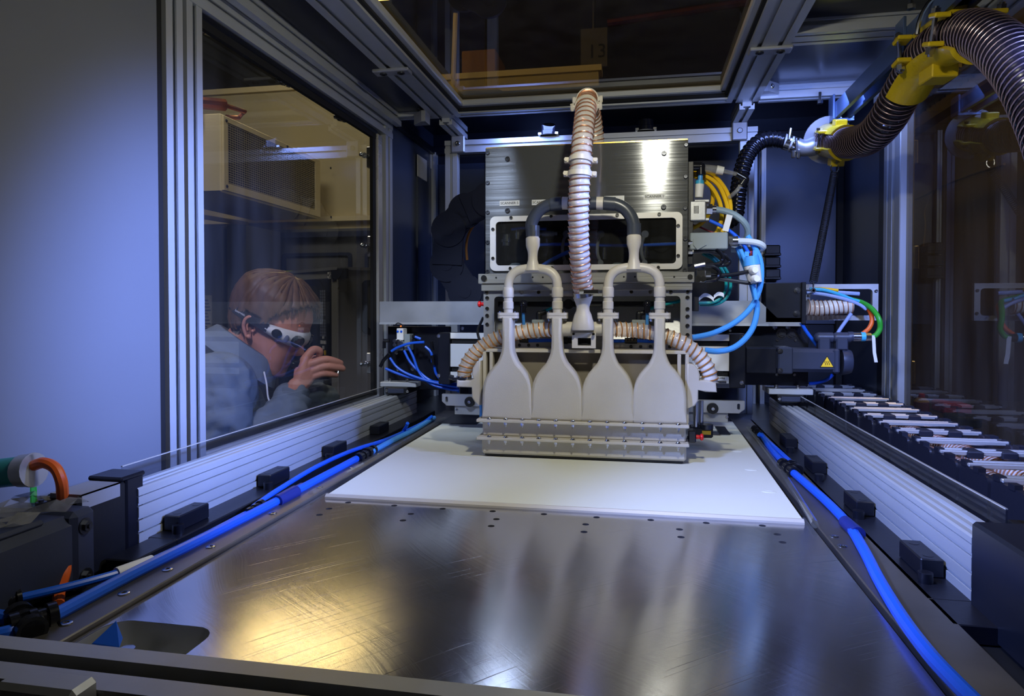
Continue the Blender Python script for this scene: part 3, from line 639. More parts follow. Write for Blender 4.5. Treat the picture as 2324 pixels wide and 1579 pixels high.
coupling([(P(812, 1040, Z=.011), P(838, 1026, Z=.011)), (P(828, 1028, Z=.011), P(848, 1020, Z=.011))], 'black tube coupling on the left blue tubes near the powder bed')
coupling([(P(562, 1165, Z=.011), P(594, 1143, Z=.011))], 'black tube coupling on the thin left tube by the third clamp', .006)
coupling([(P(20, 1425, Z=.011), P(128, 1394, Z=.011)), (P(75, 1432, Z=.011), P(40, 1395, Z=.011))], 'black branching tube coupling in the near left corner', .011)
coupling([(P(-12, 1372, Z=.011), P(44, 1356, Z=.011))], 'black tube coupling under the left servo motor', .009)
tube_px('air_tube', [(-30, 1395, z2), (0, 1400, z2), (28, 1405, z2)], .0066, 'blue_tube', 'blue tube stub entering the branching coupling from the left edge')
tube_px('air_tube', [(-10, 1440, z2), (20, 1433, z2), (42, 1425, z2)], .006, 'blue_tube', 'blue tube stub below the branching coupling in the near left corner')
solo('tape_wrap', MB().cyl(P(628, 1138, Z=.010), P(670, 1116, Z=.010), .0095, .0105).box(P(668, 1118, Z=.0).x, P(668, 1118, Z=0).x+.018, P(668, 1118, Z=0).y-.012, P(668, 1118, Z=0).y+.02, .001, .012, .002), 'navy_tape', 'dark blue tape wrapped round the left tubes', 'tape') if 'navy_tape' in MATS else None
# blue tubes, right
z = {'Z': .011}
tube_px('air_tube', [(1727, 985, z), (1745, 1012, z), (1765, 1036, z), (1788, 1058, z)], .0058, 'blue_tube', 'left one of the two blue tubes behind the right coupling')
tube_px('air_tube', [(1722, 985, {'Z': .02}), (1735, 995, z), (1765, 1022, z), (1800, 1054, z)], .0052, 'blue_tube', 'right one of the two blue tubes behind the right coupling')
tR = tube_px('air_tube', [(1800, 1072, z), (1835, 1102, z), (1880, 1142, z), (1925, 1190, z), (1962, 1250, z), (1998, 1320, z), (2050, 1405, z), (2110, 1485, z), (2170, 1550, z), (2230, 1610, z)], .0066, 'blue_tube', 'long blue air tube along the right rail into the near corner')
coupling([(P(1776, 1052, Z=.011), P(1804, 1074, Z=.011)), (P(1796, 1056, Z=.011), P(1810, 1068, Z=.011))], 'black tube coupling on the right blue tubes', .0095)
coupling([(P(1712, 972, Z=.02), P(1726, 986, Z=.012))], 'small black tube coupling at the far end of the right blue tubes', .0075)
a, b = P(1918, 1184, Z=.011), P(1948, 1212, Z=.011)
solo('tape_wrap', MB().cyl(a, b, .0085, .0092).add([(a.x-.03, a.y-.01, -.012), (a.x-.012, a.y-.03, -.006), (a.x, a.y-.012, .004), (a.x-.014, a.y+.004, .0)], [(0, 1, 2, 3), (3, 2, 1, 0)]), 'navy_tape', 'blue tape scrap holding the right tube to the bed', 'tape') if 'navy_tape' in MATS else None
# right drive cover in the near corner
rc = thing('drive_cover', 'dark sheet metal drive cover at the near end of the right rail', 'cover', (.40, .6, -.014))
part('cover', MB().box(.328, .474, .42, .755, -.014, .087, .003), 'panel_dark', rc)
part('foot', MB().box(.29, .34, .70, .758, -.014, .004, .001), 'anodised', rc)
part('rear_flange', MB().box(.38, .5, .755, .80, .03, .078, .002), 'black', rc)
pieces('bolt', hexbolt_mb(.006, .005), 'steel_dark', rc, [(.412, .775, .078)])
# front frame bar across the near edge
fb = thing('front_frame_bar', 'dark slotted frame bar crossing the near left corner', 'frame', (-.35, .365, .0))
xa = XL
part('profile', MB().prism([(0, 0), (.046, 0), (.046, .04), (.031, .04), (.031, .03), (.017, .03), (.017, .04), (0, .04)], (xa, .342, .038), (0, 1, 0), (0, 0, 1), 1.15), 'alu_dull', fb)
part('slot_filler', MB().box(xa, .41, .3595, .3725, .06, .069), 'black_matte', fb)
part('bracket', MB().box(P(10, 1560, Y=.33).x, P(190, 1560, Y=.33).x, .322, .342, .02, P(100, 1545, Y=.33).z, .003), 'alu_dull', fb)
pieces('bolt', hexbolt_mb(.006, .005), 'steel', fb, [((P(135, 1565, Y=.32).x, .322, .045), (0, -1, 0))])
# energy chain on the right
ec = thing('energy_chain', 'black cable chain with silver crossbars along the right window', 'cable chain', (.55, 1.4, -.014))
zc_, x0, x1 = .068, .482, .628
pitch = .048; ys = [.70+pitch*i for i in range(33)]
lk = MB(); a = rrect(-.033, .033, -.034, .032, .010, 3)
lk.prism(a, (-.004, 0, 0), (0, 1, 0), (0, 0, 1), .008); lk.cyl((-.006, .0, 0), (-.004, .0, 0), .012, n=12); lk.box(-.005, .005, -.008, .008, .030, .038)
lk2 = MB(); lk2.prism(a, (-.003, 0, 0), (0, 1, 0), (0, 0, 1), .006); lk2.box(-.006, .008, -.01, .01, .028, .036)
pieces('side_link', lk, 'chain_black', ec, [(x0+(.003 if i % 2 else -.001), y, zc_-.034) for i, y in enumerate(ys)])
pieces('side_link', lk2, 'chain_black', ec, [(x1-(.003 if i % 2 else -.001), y, zc_-.034) for i, y in enumerate(ys)])
cb = MB().box(x0, x1, -.0135, -.0045, -.004, .004, .0015).box(x0, x1, .0045, .0135, -.004, .004, .0015).box(x0, x1, -.005, .005, -.003, .001)
cb.v = [(a_-(x0+x1)/2, b_, c_) for a_, b_, c_ in cb.v]
cl = MB().box(-.012, .012, -.018, .018, -.006, .006, .002)
ys2 = ys[1::2]
mm_, _ = mesh_of('crossbar', cb, 'alu_bright', False)
for y in ys2:
    o = bpy.data.objects.new('crossbar', mm_); C.objects.link(o); put(o, ec, ((x0+x1)/2, y, zc_-.002))
pieces('separator', cl, 'chain_black', ec, [(xx, y, zc_-.004) for y in ys2[1::2] for xx in (x0+.05, x0+.1)])

# ================================================================ scanner head
def rprism(poly, o, xa, ya, h, r, n=3):
    """extruded polygon with a rounded front rim (front at o, going back by h along xa x ya)"""
    m = len(poly); ar = sum(poly[i-1][0]*poly[i][1]-poly[i][0]*poly[i-1][1] for i in range(m))
    sg = 1 if ar > 0 else -1; N_ = []
    for i in range(m):
        a, b, c = np.array(poly[i-1]), np.array(poly[i]), np.array(poly[(i+1) % m])
        t = (c-a)/(np.linalg.norm(c-a)+1e-9); N_.append((-t[1]*sg, t[0]*sg))
    o, xa, ya = Vector(o), Vector(xa), Vector(ya); za = xa.cross(ya).normalized()
    lay = [(r*(1-math.sin(PI/2*k/n)), r*(1-math.cos(PI/2*k/n))) for k in range(n+1)]+[(0, h)]
    mb = MB(); vv = []
    for off, d in lay: vv += [o+xa*(p[0]+q[0]*off)+ya*(p[1]+q[1]*off)+za*d for p, q in zip(poly, N_)]
    k = len(lay); ff = [(j*m+i, j*m+(i+1) % m, (j+1)*m+(i+1) % m, (j+1)*m+i) for j in range(k-1) for i in range(m)]
    tri = tessellate_polygon([[Vector((vv[i]-o).to_tuple()) for i in range(m)]])
    ff += [tuple(t) for t in tri]+[tuple((k-1)*m+i for i in t[::-1]) for t in tri]
    mb.add(vv, ff); return mb
def pxpoly(pts, Y): return [(P(u, v, Y=Y).x, P(u, v, Y=Y).z) for u, v in pts]
FWD = (0, -1, 0)
YF = 1.40
hx0, hx1 = P(1102, 480, Y=YF).x, P(1561, 480, Y=YF).x
hz1, hz0 = P(1330, 327, Y=YF).z, P(1330, 619, Y=YF).z
wx0, wx1, wz0, wz1 = -.3075, .0825, .3785, .4915
sh = thing('scanner_housing', 'brushed metal scanner housing with a window and scanner labels', 'housing', (-.11, 1.5, hz0))
part('front_plate', MB().prism([(hx0, hz0), (hx1, hz0), (hx1, hz1), (hx0, hz1)], (0, YF+.008, 0), (1, 0, 0), (0, 0, 1), .008, holes=[rrect(wx0+.008, wx1-.008, wz0+.008, wz1-.008, .012)]), 'brushed', sh)
for a_ in (hx0, hx1-.006): part('side_plate', MB().box(a_, a_+.006, YF+.008, 1.62, hz0, hz1), 'alu', sh)
part('top_plate', MB().box(hx0, hx1, YF+.008, 1.62, hz1-.006, hz1), 'alu', sh)
part('rear_plate', MB().box(hx0, hx1, 1.62, 1.626, hz0, hz1), 'black', sh)
part('inner_panel', MB().box(hx0+.006, hx1-.006, 1.53, 1.534, hz0+.01, hz1-.01), 'black', sh)
part('gasket', MB().box(hx0+.001, hx1-.001, YF+.0, YF+.012, hz1, hz1+.0022), 'brass', sh, 'thin yellowish gasket along the top edge')
fr = part('window_frame', MB().prism(rrect(wx0, wx1, wz0, wz1, .011), (0, YF, 0), (1, 0, 0), (0, 0, 1), .006, holes=[rrect(wx0+.012, wx1-.012, wz0+.011, wz1-.011, .008)]), 'frame_pale', sh, 'pale rounded window frame')
part('window_pane', MB().box(wx0+.010, wx1-.010, YF-.001, YF+.001, wz0+.009, wz1-.009), 'acrylic_clear', sh)
pieces('frame_screw', screw_mb(.0036, .003), 'steel', sh, [((P(u, v, Y=YF-.006).x, YF-.006, P(u, v, Y=YF-.006).z), FWD) for u, v in
       ((1160, 494), (1251, 491), (1401, 488), (1496, 486), (1539, 512), (1539, 580), (1119, 520), (1119, 586), (1158, 609), (1253, 608), (1400, 606), (1494, 607))])
pieces('plate_screw', screw_mb(.0042, .003), 'steel_dark', sh, [((P(u, v, Y=YF).x, YF, P(u, v, Y=YF).z), FWD) for u, v in
       ((1107, 347), (1107, 415), (1107, 482), (1107, 550), (1107, 616), (1557, 329), (1556, 401), (1555, 472), (1555, 542), (1554, 613))])
pieces('plate_bolt', screw_mb(.0052, .0035), 'steel_dark', sh, [((P(u, v, Y=YF).x, YF, P(u, v, Y=YF).z), FWD) for u, v in ((1152, 361), (1152, 478), (1507, 348), (1506, 470))])
for u0, u1, v0, v1, s in ((1134, 1179, 455, 467, 'SCANNER 5'), (1207, 1252, 453, 465, 'SCANNER 4'), (1371, 1417, 444, 457, ''), (1461, 1510, 440, 452, 'SCANNER 1')):
    a = P(u0, (v0+v1)/2, Y=YF); b = P(u1, (v0+v1)/2, Y=YF); h = .0054; zc = (a.z+b.z)/2
    t = part('label_tape', MB().box(a.x, b.x, YF-.0006, YF, zc-h, zc+h), 'tape_label', sh, ('printed label tape reading '+s) if s else 'label tape half hidden by the black elbow')
    if s: text('lettering', s, .0072, ((a.x+b.x)/2, YF-.0007, zc), (1, 0, 0), (0, 0, 1), 'ink', t)
# what shows through the housing window
for k in range(5):
    im = MB(); x = -.265+.077*k; im.box(x-.026, x+.026, 1.46, 1.528, .40, .47, .004); im.cyl((x, 1.455, .435), (x, 1.46, .435), .018, n=16)
    part('scanner_block', im, 'black_gloss', sh)
for u in (1170, 1246, 1401, 1487):
    p = P(u, 612, Y=1.44); part('dome', MB().lathe([(.019, -.003), (.019, .004), (.016, .012), (.008, .018), (0, .019)], (p.x, 1.44, p.z-.004), n=18), 'grey_plastic', sh, 'grey speckled dome inside the window')
for u in (1283, 1362, 1462):
    m = MB().tube(spline([P(u+2, 531, Y=1.435), P(u-5, 550, Y=1.43), P(u-6, 575, Y=1.43), P(u+1, 596, Y=1.435)], 6), .0036, 8); m.cyl(P(u+2, 531, Y=1.43), P(u+2, 531, Y=1.438), .0075); m.cyl(P(u+1, 596, Y=1.43), P(u+1, 596, Y=1.438), .006)
    part('clear_handle', m, 'blue_clear', sh, 'translucent blue handle inside the window')
m = MB().tube(spline([P(1226, 606, Y=1.425), P(1255, 588, Y=1.425), P(1290, 572, Y=1.425), P(1320, 566, Y=1.43)], 6), .004); part('inner_tube', m, 'blue_tube', sh)
m = MB().tube(spline([P(1160, 520, Y=1.43), P(1190, 517, Y=1.43), P(1240, 520, Y=1.435)], 4), .003); part('inner_tube', m, 'blue_tube', sh)
m = MB().tube(spline([P(1200, 556, Y=1.44), P(1290, 554, Y=1.44), P(1420, 557, Y=1.445), P(1540, 553, Y=1.45)], 6), .0034)
part('inner_tube', m, 'blue_tube', sh)
for u, v, r in ((1143, 515, .006), (1150, 545, .009), (1175, 530, .006), (1372, 575, .004), (1465, 572, .005)):
    m = MB(); p = P(u, v, Y=1.435); m.cyl(p+V(0, 0, -.012), p+V(0, 0, .012), r); m.cyl(p+V(0, 0, -.004), p+V(0, 0, .002), r*1.3); part('inner_fitting', m, 'steel', sh)
m = MB().cyl(P(1215, 530, Y=1.435), P(1265, 530, Y=1.435), .004); m.cyl(P(1230, 530, Y=1.434), P(1258, 530, Y=1.434), .006)
part('inner_filter', m, 'blue_clear', sh)
# ledge under the housing
zl1, zl0 = P(1330, 619, Y=1.385).z, P(1330, 642, Y=1.385).z
part('ledge', MB().box(P(1085, 630, Y=1.385).x, P(1576, 630, Y=1.385).x, 1.385, 1.62, zl0, zl1, .001), 'brushed_h', sh, 'projecting metal ledge under the window')
part('lower_ledge', MB().box(P(1092, 650, Y=1.389).x, P(1572, 650, Y=1.389).x, 1.389, 1.61, P(1330, 659, Y=1.389).z, zl0, .001), 'brushed_h', sh)
part('ledge_boss', MB().cyl(P(1099, 631, Y=1.386), P(1099, 631, Y=1.386)+V(0, -.004, 0), .0062, n=18).cyl(P(1566, 628, Y=1.386), P(1566, 628, Y=1.386)+V(0, -.003, 0), .005), 'steel', sh)
pieces('ledge_screw', screw_mb(.0018, .001), 'black', sh, [((P(u, v, Y=1.385).x, 1.385, P(u, v, Y=1.385).z), FWD) for u, v in ((1126, 630), (1209, 629), (1232, 629), (1416, 628), (1441, 628), (1530, 628))])
# ---------------------------------------------------------------- lower carrier frame behind the nozzle
fx0, fx1 = P(1098, 720, Y=1.40).x, P(1570, 720, Y=1.40).x
fz1, fz0 = P(1330, 658, Y=1.40).z, P(1330, 789, Y=1.40).z
cf = thing('carrier_frame', 'riveted metal carrier frame with an opening below the scanner housing', 'frame', (-.11, 1.45, fz0))
part('front_frame', MB().prism([(fx0, fz0), (fx1, fz0), (fx1, fz1), (fx0, fz1)], (0, 1.404, 0), (1, 0, 0), (0, 0, 1), .006, holes=[rrect(P(1122, 720, Y=1.4).x, P(1544, 720, Y=1.4).x, P(1330, 769, Y=1.4).z, P(1330, 672, Y=1.4).z, .008)]), 'alu', cf)
for a_ in (fx0, fx1-.004): part('side_wall', MB().box(a_, a_+.004, 1.404, 1.56, fz0, fz1), 'alu', cf)
bp = MB().add([(fx0+.004, 1.50, fz1), (fx1-.004, 1.50, fz1), (fx1-.004, 1.44, fz0), (fx0+.004, 1.44, fz0), (fx0+.004, 1.505, fz1), (fx1-.004, 1.505, fz1), (fx1-.004, 1.445, fz0), (fx0+.004, 1.445, fz0)], [(0, 3, 2, 1), (4, 5, 6, 7), (0, 1, 5, 4), (2, 3, 7, 6)])
part('sloping_plate', bp, 'alu', cf)
part('bottom_bar', MB().box(fx0, fx1, 1.396, 1.44, P(1330, 790, Y=1.396).z, P(1330, 772, Y=1.396).z, .001), 'alu', cf)
rv = screw_mb(.0042, .0025)
pieces('rivet', rv, 'steel', cf, [((P(u, v, Y=1.398).x, 1.398, P(u, v, Y=1.398).z), FWD) for u, v in
       [(1105, 663), (1106, 676), (1106, 700), (1106, 716), (1106, 736), (1183, 663), (1223, 663), (1433, 662), (1476, 662), (1522, 662), (1561, 662), (1560, 675), (1560, 701), (1560, 718), (1560, 739), (1560, 760)]])
pieces('bar_screw', screw_mb(.0034, .001), 'steel_dark', cf, [((P(u, v, Y=1.396).x, 1.396, P(u, v, Y=1.396).z), FWD) for u, v in ((1179, 783), (1200, 783), (1220, 783), (1432, 786), (1454, 786), (1476, 786), (1520, 787))])
part('black_bar', MB().box(P(1130, 690, Y=1.42).x, P(1530, 690, Y=1.42).x, 1.42, 1.43, P(1330, 696, Y=1.42).z, P(1330, 684, Y=1.42).z, .001), 'black', cf)
def elbow(p, name='push_fitting'):
    m = MB().cyl(p+V(0, .02, 0), p, .0085, n=16); m.sphere(p, .0075, 12, 8); m.cyl(p, p+V(0, 0, -.014), .006, n=14); m.cyl(p+V(0, 0, -.014), p+V(0, 0, -.018), .0066, n=14); return m
for u, v in ((1187, 690), (1469, 690)):
    p = P(u, v, Y=1.395); f_ = part('push_fitting', elbow(p), 'black_gloss', cf)
    part('air_hose', MB().tube([p+V(0, 0, -.015), p+V(0, .004, -.03), p+V(0, .012, -.05)], .0033, 10), 'light_tube', f_)
for u, v in ((1223, 712), (1450, 712)):
    p = P(u, v, Y=1.415); part('push_fitting', MB().cyl(p+V(0, 0, -.012), p, .006).sphere(p, .0062).cyl(p, p+V(.016, 0, .004), .005), 'black', cf)
    part('valve_block', MB().box(p.x-.014, p.x+.014, p.y-.008, p.y+.01, p.z-.022, p.z-.012, .001), 'grey_plastic', cf)
    part('valve_label', MB().box(p.x-.018, p.x+.0, p.y-.0085, p.y-.0075, p.z-.026, p.z-.022), 'navy_tape', cf)
p = P(1290, 690, Y=1.41); part('knob', MB().cyl(p, p+V(0, .015, 0), .0105, n=18), 'black_gloss', cf)
part('teal_hose', MB().tube(spline([P(1232, 707, Y=1.42), P(1255, 698, Y=1.42), P(1280, 690, Y=1.43)], 5), .0028), 'teal', cf); part('teal_hose', MB().tube(spline([P(1475, 700, Y=1.42), P(1510, 690, Y=1.42), P(1540, 684, Y=1.425), P(1552, 676, Y=1.43)], 5), .0034), 'teal', cf)
zb = {'Y': 1.392}
part('air_hose', MB().tube([P(1198, 773, **zb), P(1330, 771, **zb)], .0036), 'blue_tube', cf); part('air_hose', MB().tube([P(1375, 774, **zb), P(1445, 773, **zb), P(1500, 775, **zb)], .0036), 'blue_tube', cf)
cm = MB().cyl(P(1262, 772, **zb), P(1345, 772, **zb), .0062)
for u in (1284, 1316, 1338): cm.cyl(P(u-4, 772, **zb), P(u+4, 772, **zb), .0078)
part('push_fitting', cm, 'black', cf); part('push_fitting', MB().cyl(P(1180, 770, **zb), P(1200, 771, **zb), .0068), 'black', cf); part('push_fitting', MB().cyl(P(1418, 773, **zb), P(1446, 773, **zb), .006), 'black', cf)
def red_knob(p, d, lab):
    d = Vector(d); t = thing('red_plunger', lab, 'knob', p, 'red plunger knobs round the scanner head')
    part('head', MB().lathe([(.002, 0), (.004, .001), (.0045, .005), (.0035, .009), (.0065, .011), (.0068, .014), (.005, .016), (0, .0165)], p, d, 14), 'red', t)
    part('barrel', MB().cyl(p-d*.008, p+d*.001, .0035), 'black', t); return t
p = P(1096, 690, Y=1.40); red_knob(V(fx0-.001, 1.42, p.z), (-1, 0, 0), 'small red plunger knob left of the carrier frame above the gantry beam')
# ---------------------------------------------------------------- extraction nozzle unit (ducts, box, flanges)
YD = 1.318
nz = thing('extraction_nozzle', 'white printed extraction nozzle box with four bottle shaped ducts', 'nozzle', (-.11, 1.35, .01))
bx0, bx1 = P(1093, 1000, Y=1.325).x, P(1558, 1000, Y=1.325).x
zf1, zf2 = P(1330, 961.5, Y=1.31).z, P(1330, 1003, Y=1.31).z
part('back_plate', MB().box(bx0, bx1, 1.375, 1.38, zf1, fz0), 'taupe', nz, 'brownish grey plate behind the ducts')
bf = MB().box(bx0-.004, bx1+.006, 1.352, 1.376, fz0-.008, fz0-.001, .001)
for xx in (bx0-.004, bx0+.010, bx1-.016, bx1-.001): bf.box(xx, xx+.007, 1.352, 1.376, zf1, fz0-.008, .001)
part('frame', bf, 'nylon_smooth', nz)
part('lower_box', MB().box(bx0, bx1, 1.325, 1.42, .010, zf2-.002, .004), 'nylon', nz)
part('middle_box', MB().box(bx0+.001, bx1-.001, 1.327, 1.418, zf2+.002, zf1-.002, .003), 'nylon', nz)
part('sole_plate', MB().box(bx0+.006, bx1-.006, 1.33, 1.415, .0062, .010), 'black', nz)
for zf in (zf1, zf2):
    fl = part('flange', MB().box(bx0-.007, bx1+.004, 1.308, 1.43, zf-.0028, zf+.0028, .001), 'nylon', nz)
    bo = MB().lathe([(0, .0062), (.003, .0058), (.0042, .0035), (.0042, .0028), (.0052, .0028), (.0052, .0024), (0, .0024)], (0, 0, 0), n=12); bo.cyl((0, 0, -.0072), (0, 0, -.0028), .0034, n=6); bo.cyl((0, 0, -.0115), (0, 0, -.0072), .0018, n=8)
    pieces('flange_bolt', bo, 'steel', fl, [(bx0+.018+(bx1-bx0-.034)*k/11, 1.314, zf) for k in range(12)])
hw_ = [(720, 11), (770, 11), (790, 11.5), (803, 13.5), (815, 17.5), (825, 22), (836, 31), (848, 40), (860, 46.5), (872, 50.5), (884, 53), (900, 54.6), (925, 55), (957, 55)]
for k, uc in enumerate((1150, 1262.5, 1378.5, 1497)):
    xc = P(uc, 900, Y=YD).x; s = (.10315/110)
    zz = [P(1325, v, Y=YD).z for v, _ in hw_]
    poly = [(xc-h*s*.985, z_) for (v, h), z_ in zip(hw_, zz)]+[(xc+h*s*.985, z_) for (v, h), z_ in list(zip(hw_, zz))[::-1]]
    part('duct', rprism([(a, -b) for a, b in poly], (0, YD, 0), (1, 0, 0), (0, 0, -1), .034, .006), 'nylon', nz, None, 50)
    # neck pipe, flange pair with bolts
    yc = YD+.017; zt_ = zz[0]
    q = MB()
    for dz in (.0005, .0065): q.prism(rrect(-.0205, .0205, -.0125, .0125, .007), (xc, yc, zt_+dz-.003), (1, 0, 0), (0, 1, 0), .0054)
    fl = part('neck_flange', q, 'nylon_smooth', nz)
    nb = MB().cyl((0, 0, -.009), (0, 0, .011), .0018, n=8).cyl((0, 0, .0085), (0, 0, .0115), .0038, n=10).cyl((0, 0, -.0075), (0, 0, -.0035), .0036, n=6)
    pieces('flange_bolt', nb, 'steel', fl, [(xc-.0155, yc, zt_), (xc+.0155, yc, zt_)])
# side adaptors
for s, xe, pts in ((-1, bx0, [(1093, 818), (1082, 822), (1075, 834), (1073, 848), (1077, 858), (1070, 862), (1046, 862), (1039, 860), (1039, 877), (1073, 878), (1073, 900), (1080, 912), (1093, 918)]),
                   (1, bx1, [(1558, 824), (1574, 826), (1584, 836), (1588, 850), (1586, 862), (1606, 862), (1624, 868), (1626, 889), (1600, 888), (1584, 884), (1584, 908), (1576, 920), (1558, 925)])):
    poly = [(P(u, v, Y=1.35).x, -P(u, v, Y=1.35).z) for u, v in pts]
    if s < 0: poly = [(min(a, bx0+.001), b) for a, b in poly]
    part('side_adaptor', rprism(poly, (0, 1.34, 0), (1, 0, 0), (0, 0, -1), .05, .003), 'nylon_smooth', nz, None, 60)
pieces('side_screw', screw_mb(.003, .003), 'black', nz, [((bx1+.004, 1.36, P(1330, v, Y=1.36).z), (1, 0, 0)) for v in (800, 830, 860, 890, 920, 945, 985)])
red_knob(P(1577, 991, Y=1.36), (1, -.1, 0), 'small red plunger knob right of the nozzle box just above the powder')
q = P(1569, 990, Y=1.365); solo('latch_body', MB().box(bx1+.005, q.x+.008, 1.35, 1.38, q.z-.010, q.z+.014, .002), 'black_gloss', 'black latch body on the right end of the nozzle box', 'latch')
# ---------------------------------------------------------------- Y pipes
def ypipe(c0, c1, uu, stem_u, vt, lab):
    xl = P(c0, 900, Y=YD).x; xr_ = P(c1, 900, Y=YD).x; yc = YD+.017; xm = (xl+xr_)/2
    z = lambda v: P(1325, v, Y=yc).z
    t = thing('y_pipe', lab, 'pipe', (xm, yc, z(715)), 'white Y shaped pipes on the ducts')
    zt_ = z(608); za = z(655); R = (xr_-xl)/2; pts = []
    n = 18
    for i in range(n+1):
        a = PI*i/n; e = .72
        pts.append(V(xm-R*math.copysign(abs(math.cos(a))**e, math.cos(a)), yc, za+(zt_-za)*abs(math.sin(a))**e))
    part('arch', MB().tube([V(xl, yc, z(682))]+pts+[V(xr_, yc, z(682))], .0092, 16), 'nylon_smooth', t)
    zs = z(532); q = MB(); q.lathe([(.0165, zt_-zs-.004), (.0128, zt_-zs+.006), (.0098, zt_-zs+.016), (.0095, z(577)-zs), (.0105, z(568)-zs), (.0138, z(556)-zs), (.0142, z(541)-zs), (.0138, z(538)-zs), (.0125, z(537)-zs), (.0125, 0)], (xm, yc, zs), n=20)
    part('stem', q, 'nylon_smooth', t)
    for x in (xl, xr_):
        q = MB(); o = z(722); q.lathe([(.0108, z(674)-o), (.0113, z(672)-o), (.0113, z(655)-o), (.0105, z(652)-o), (.0092, z(651)-o)], (x, yc, o), n=18)
        part('socket', q, 'nylon_smooth', t)
        q = MB(); q.lathe([(.0092, .0093), (.0092, z(702)-o), (.0106, z(700)-o), (.0106, z(685)-o), (.0092, z(683)-o), (.0088, z(672)-o)], (x, yc, o), n=18)
        part('sleeve', q, 'nylon_smooth', t)
    return V(xm, yc, zs)
s1 = ypipe(1150, 1262.5, 0, 1205, 605, 'left white Y shaped pipe joining two ducts')
s2 = ypipe(1378.5, 1497, 0, 1438, 605, 'right white Y shaped pipe joining two ducts')
yE = YD+.017
def elb(s, pts, lab):
    t = thing('elbow_pipe', lab, 'pipe', s, 'grey black elbow pipes')
    c = [s+V(0, 0, -.006)]+[P(u, v, Y=yE) for u, v in pts]
    part('bend', MB().tube(spline(c, 7), .0122, 18), 'grey_pipe', t)
    part('lower_socket', MB().cyl(s+V(0, 0, -.002), s+V(0, 0, .019), .0136, n=20), 'grey_pipe', t)
    e = c[-1]; d = (c[-1]-c[-2]).normalized(); part('upper_socket', MB().cyl(e-d*.022, e, .0132, n=20), 'grey_pipe', t)
elb(s1, [(1206, 512), (1213, 492), (1228, 474), (1250, 464), (1275, 461)], 'left dark elbow pipe rising from the left Y pipe')
elb(s2, [(1438, 510), (1431, 490), (1417, 473), (1396, 463), (1370, 461)], 'right dark elbow pipe rising from the right Y pipe')
tp = thing('tee_pipe', 'dark tee pipe with white couplers behind the ribbed hose', 'pipe', P(1322, 461, Y=yE))
part('body', MB().cyl(P(1290, 461, Y=yE), P(1354, 461, Y=yE), .0128, n=18).cyl(P(1322, 461, Y=yE), P(1322, 461, Y=yE)+V(0, .06, 0), .0125, n=18), 'grey_pipe', tp)
for a_, b__ in ((1276, 1290), (1354, 1369)): part('coupler', MB().cyl(P(a_, 461, Y=yE), P(b__, 461, Y=yE), .0125, n=18), 'nylon_smooth', tp)
# ---------------------------------------------------------------- ribbed hoses
def ribbed(name, path, R, pitch, wall, wire, lab, cat='hose', group=None, wr=.0011, bulge=.06, n=18, sub=None, t=None):
    q, L = resample(path, pitch/5)
    rr = [R*(1-bulge+bulge*2*abs(math.sin(PI*(i*(L/(len(q)-1))/pitch)))*.5) for i in range(len(q))]
    t = t or thing(name, lab, cat, q[0], group)
    part('hose_wall', MB().tube(q, [R*(.955+.045*math.cos(2*PI*i*(L/(len(q)-1))/pitch)) for i in range(len(q))], n), wall, t)
    part('wire_coil', MB().tube(helix(path, R*1.0, pitch, 28 if R > .03 else 16), wr, 6), wire, t)
    return t
hp_ = [(1325, 667, 1.318), (1321, 640, 1.31), (1316, 590, 1.29), (1313.5, 540, 1.275), (1313, 480, 1.262), (1315, 420, 1.256), (1318, 370, 1.258), (1323, 310, 1.272), (1328, 262, 1.30), (1331, 236, 1.335), (1333, 226, 1.38), (1336, 232, 1.42), (1343, 262, 1.465), (1349, 300, 1.49), (1353, 350, 1.50)]
hpath = spline([P(u, v, Y=y) for u, v, y in hp_], 10)
mh = ribbed('ribbed_hose', hpath, .0195, .0118, 'hose_clear', 'copper', 'long translucent ribbed hose with copper wire rising in front of the housing', wr=.0012, n=22)
def ring(c, d, R, hgt, ear, m='nylon_smooth', parent=None, name='hose_clip'):
    x, y, dd = frame(d, (1, 0, 0)); q = MB(); q.lathe([(R*1.02, -hgt/2), (R*1.16, -hgt/2), (R*1.16, hgt/2), (R*1.02, hgt/2), (R*1.02, -hgt/2)], c, d, 22, (1, 0, 0))
    for s in (-1, 1):
        e = c+x*s*(R*1.16+ear*.3); M = Matrix((x, y, dd)).transposed().to_4x4(); M.translation = e
        q.box(-ear*.8, ear*.8, -ear*.6, ear*.6, -hgt*.55, hgt*.55, .001, M)
        for sy in (-1, 1): q.cyl(e+x*s*ear*.3+y*sy*ear*.9, e+x*s*ear*.3+y*sy*ear*.2, ear*.55, n=10)
    return part(name, q, m, parent)
def at_path(path, u_v):
    best = min(range(1, len(path)-1), key=lambda i: (proj(path[i])[1]-u_v)**2 if i < len(path)*.6 else 1e9)
    return path[best], (path[best+1]-path[best-1]).normalized()
def proj(p):
    d = np.array(p)-CAM; w_ = d @ FW; return U0+F*(d @ RT)/w_, V0-F*(d @ UP)/w_
cl = thing('hose_clip', 'white double hose clip gripping the ribbed hose in front of the housing', 'clip', P(1318, 378, Y=1.26))
for v in (367, 397):
    c, d = at_path(hpath, v); ring(c, d, .0195, .009, .007, parent=cl, name='clip_ring')
for i_, lab in ((.62, 'white hose clip near the bend at the top of the ribbed hose'), (.72, 'white hose clip just behind the top bend of the ribbed hose')):
    k = int(len(hpath)*i_); c = hpath[k]; d = (hpath[k+1]-hpath[k-1]).normalized(); t = thing('hose_clip', lab, 'clip', c); ring(c, d, .0195, .007, .007, parent=t, name='clip_ring')
c, d = hpath[0], (hpath[3]-hpath[0]).normalized()
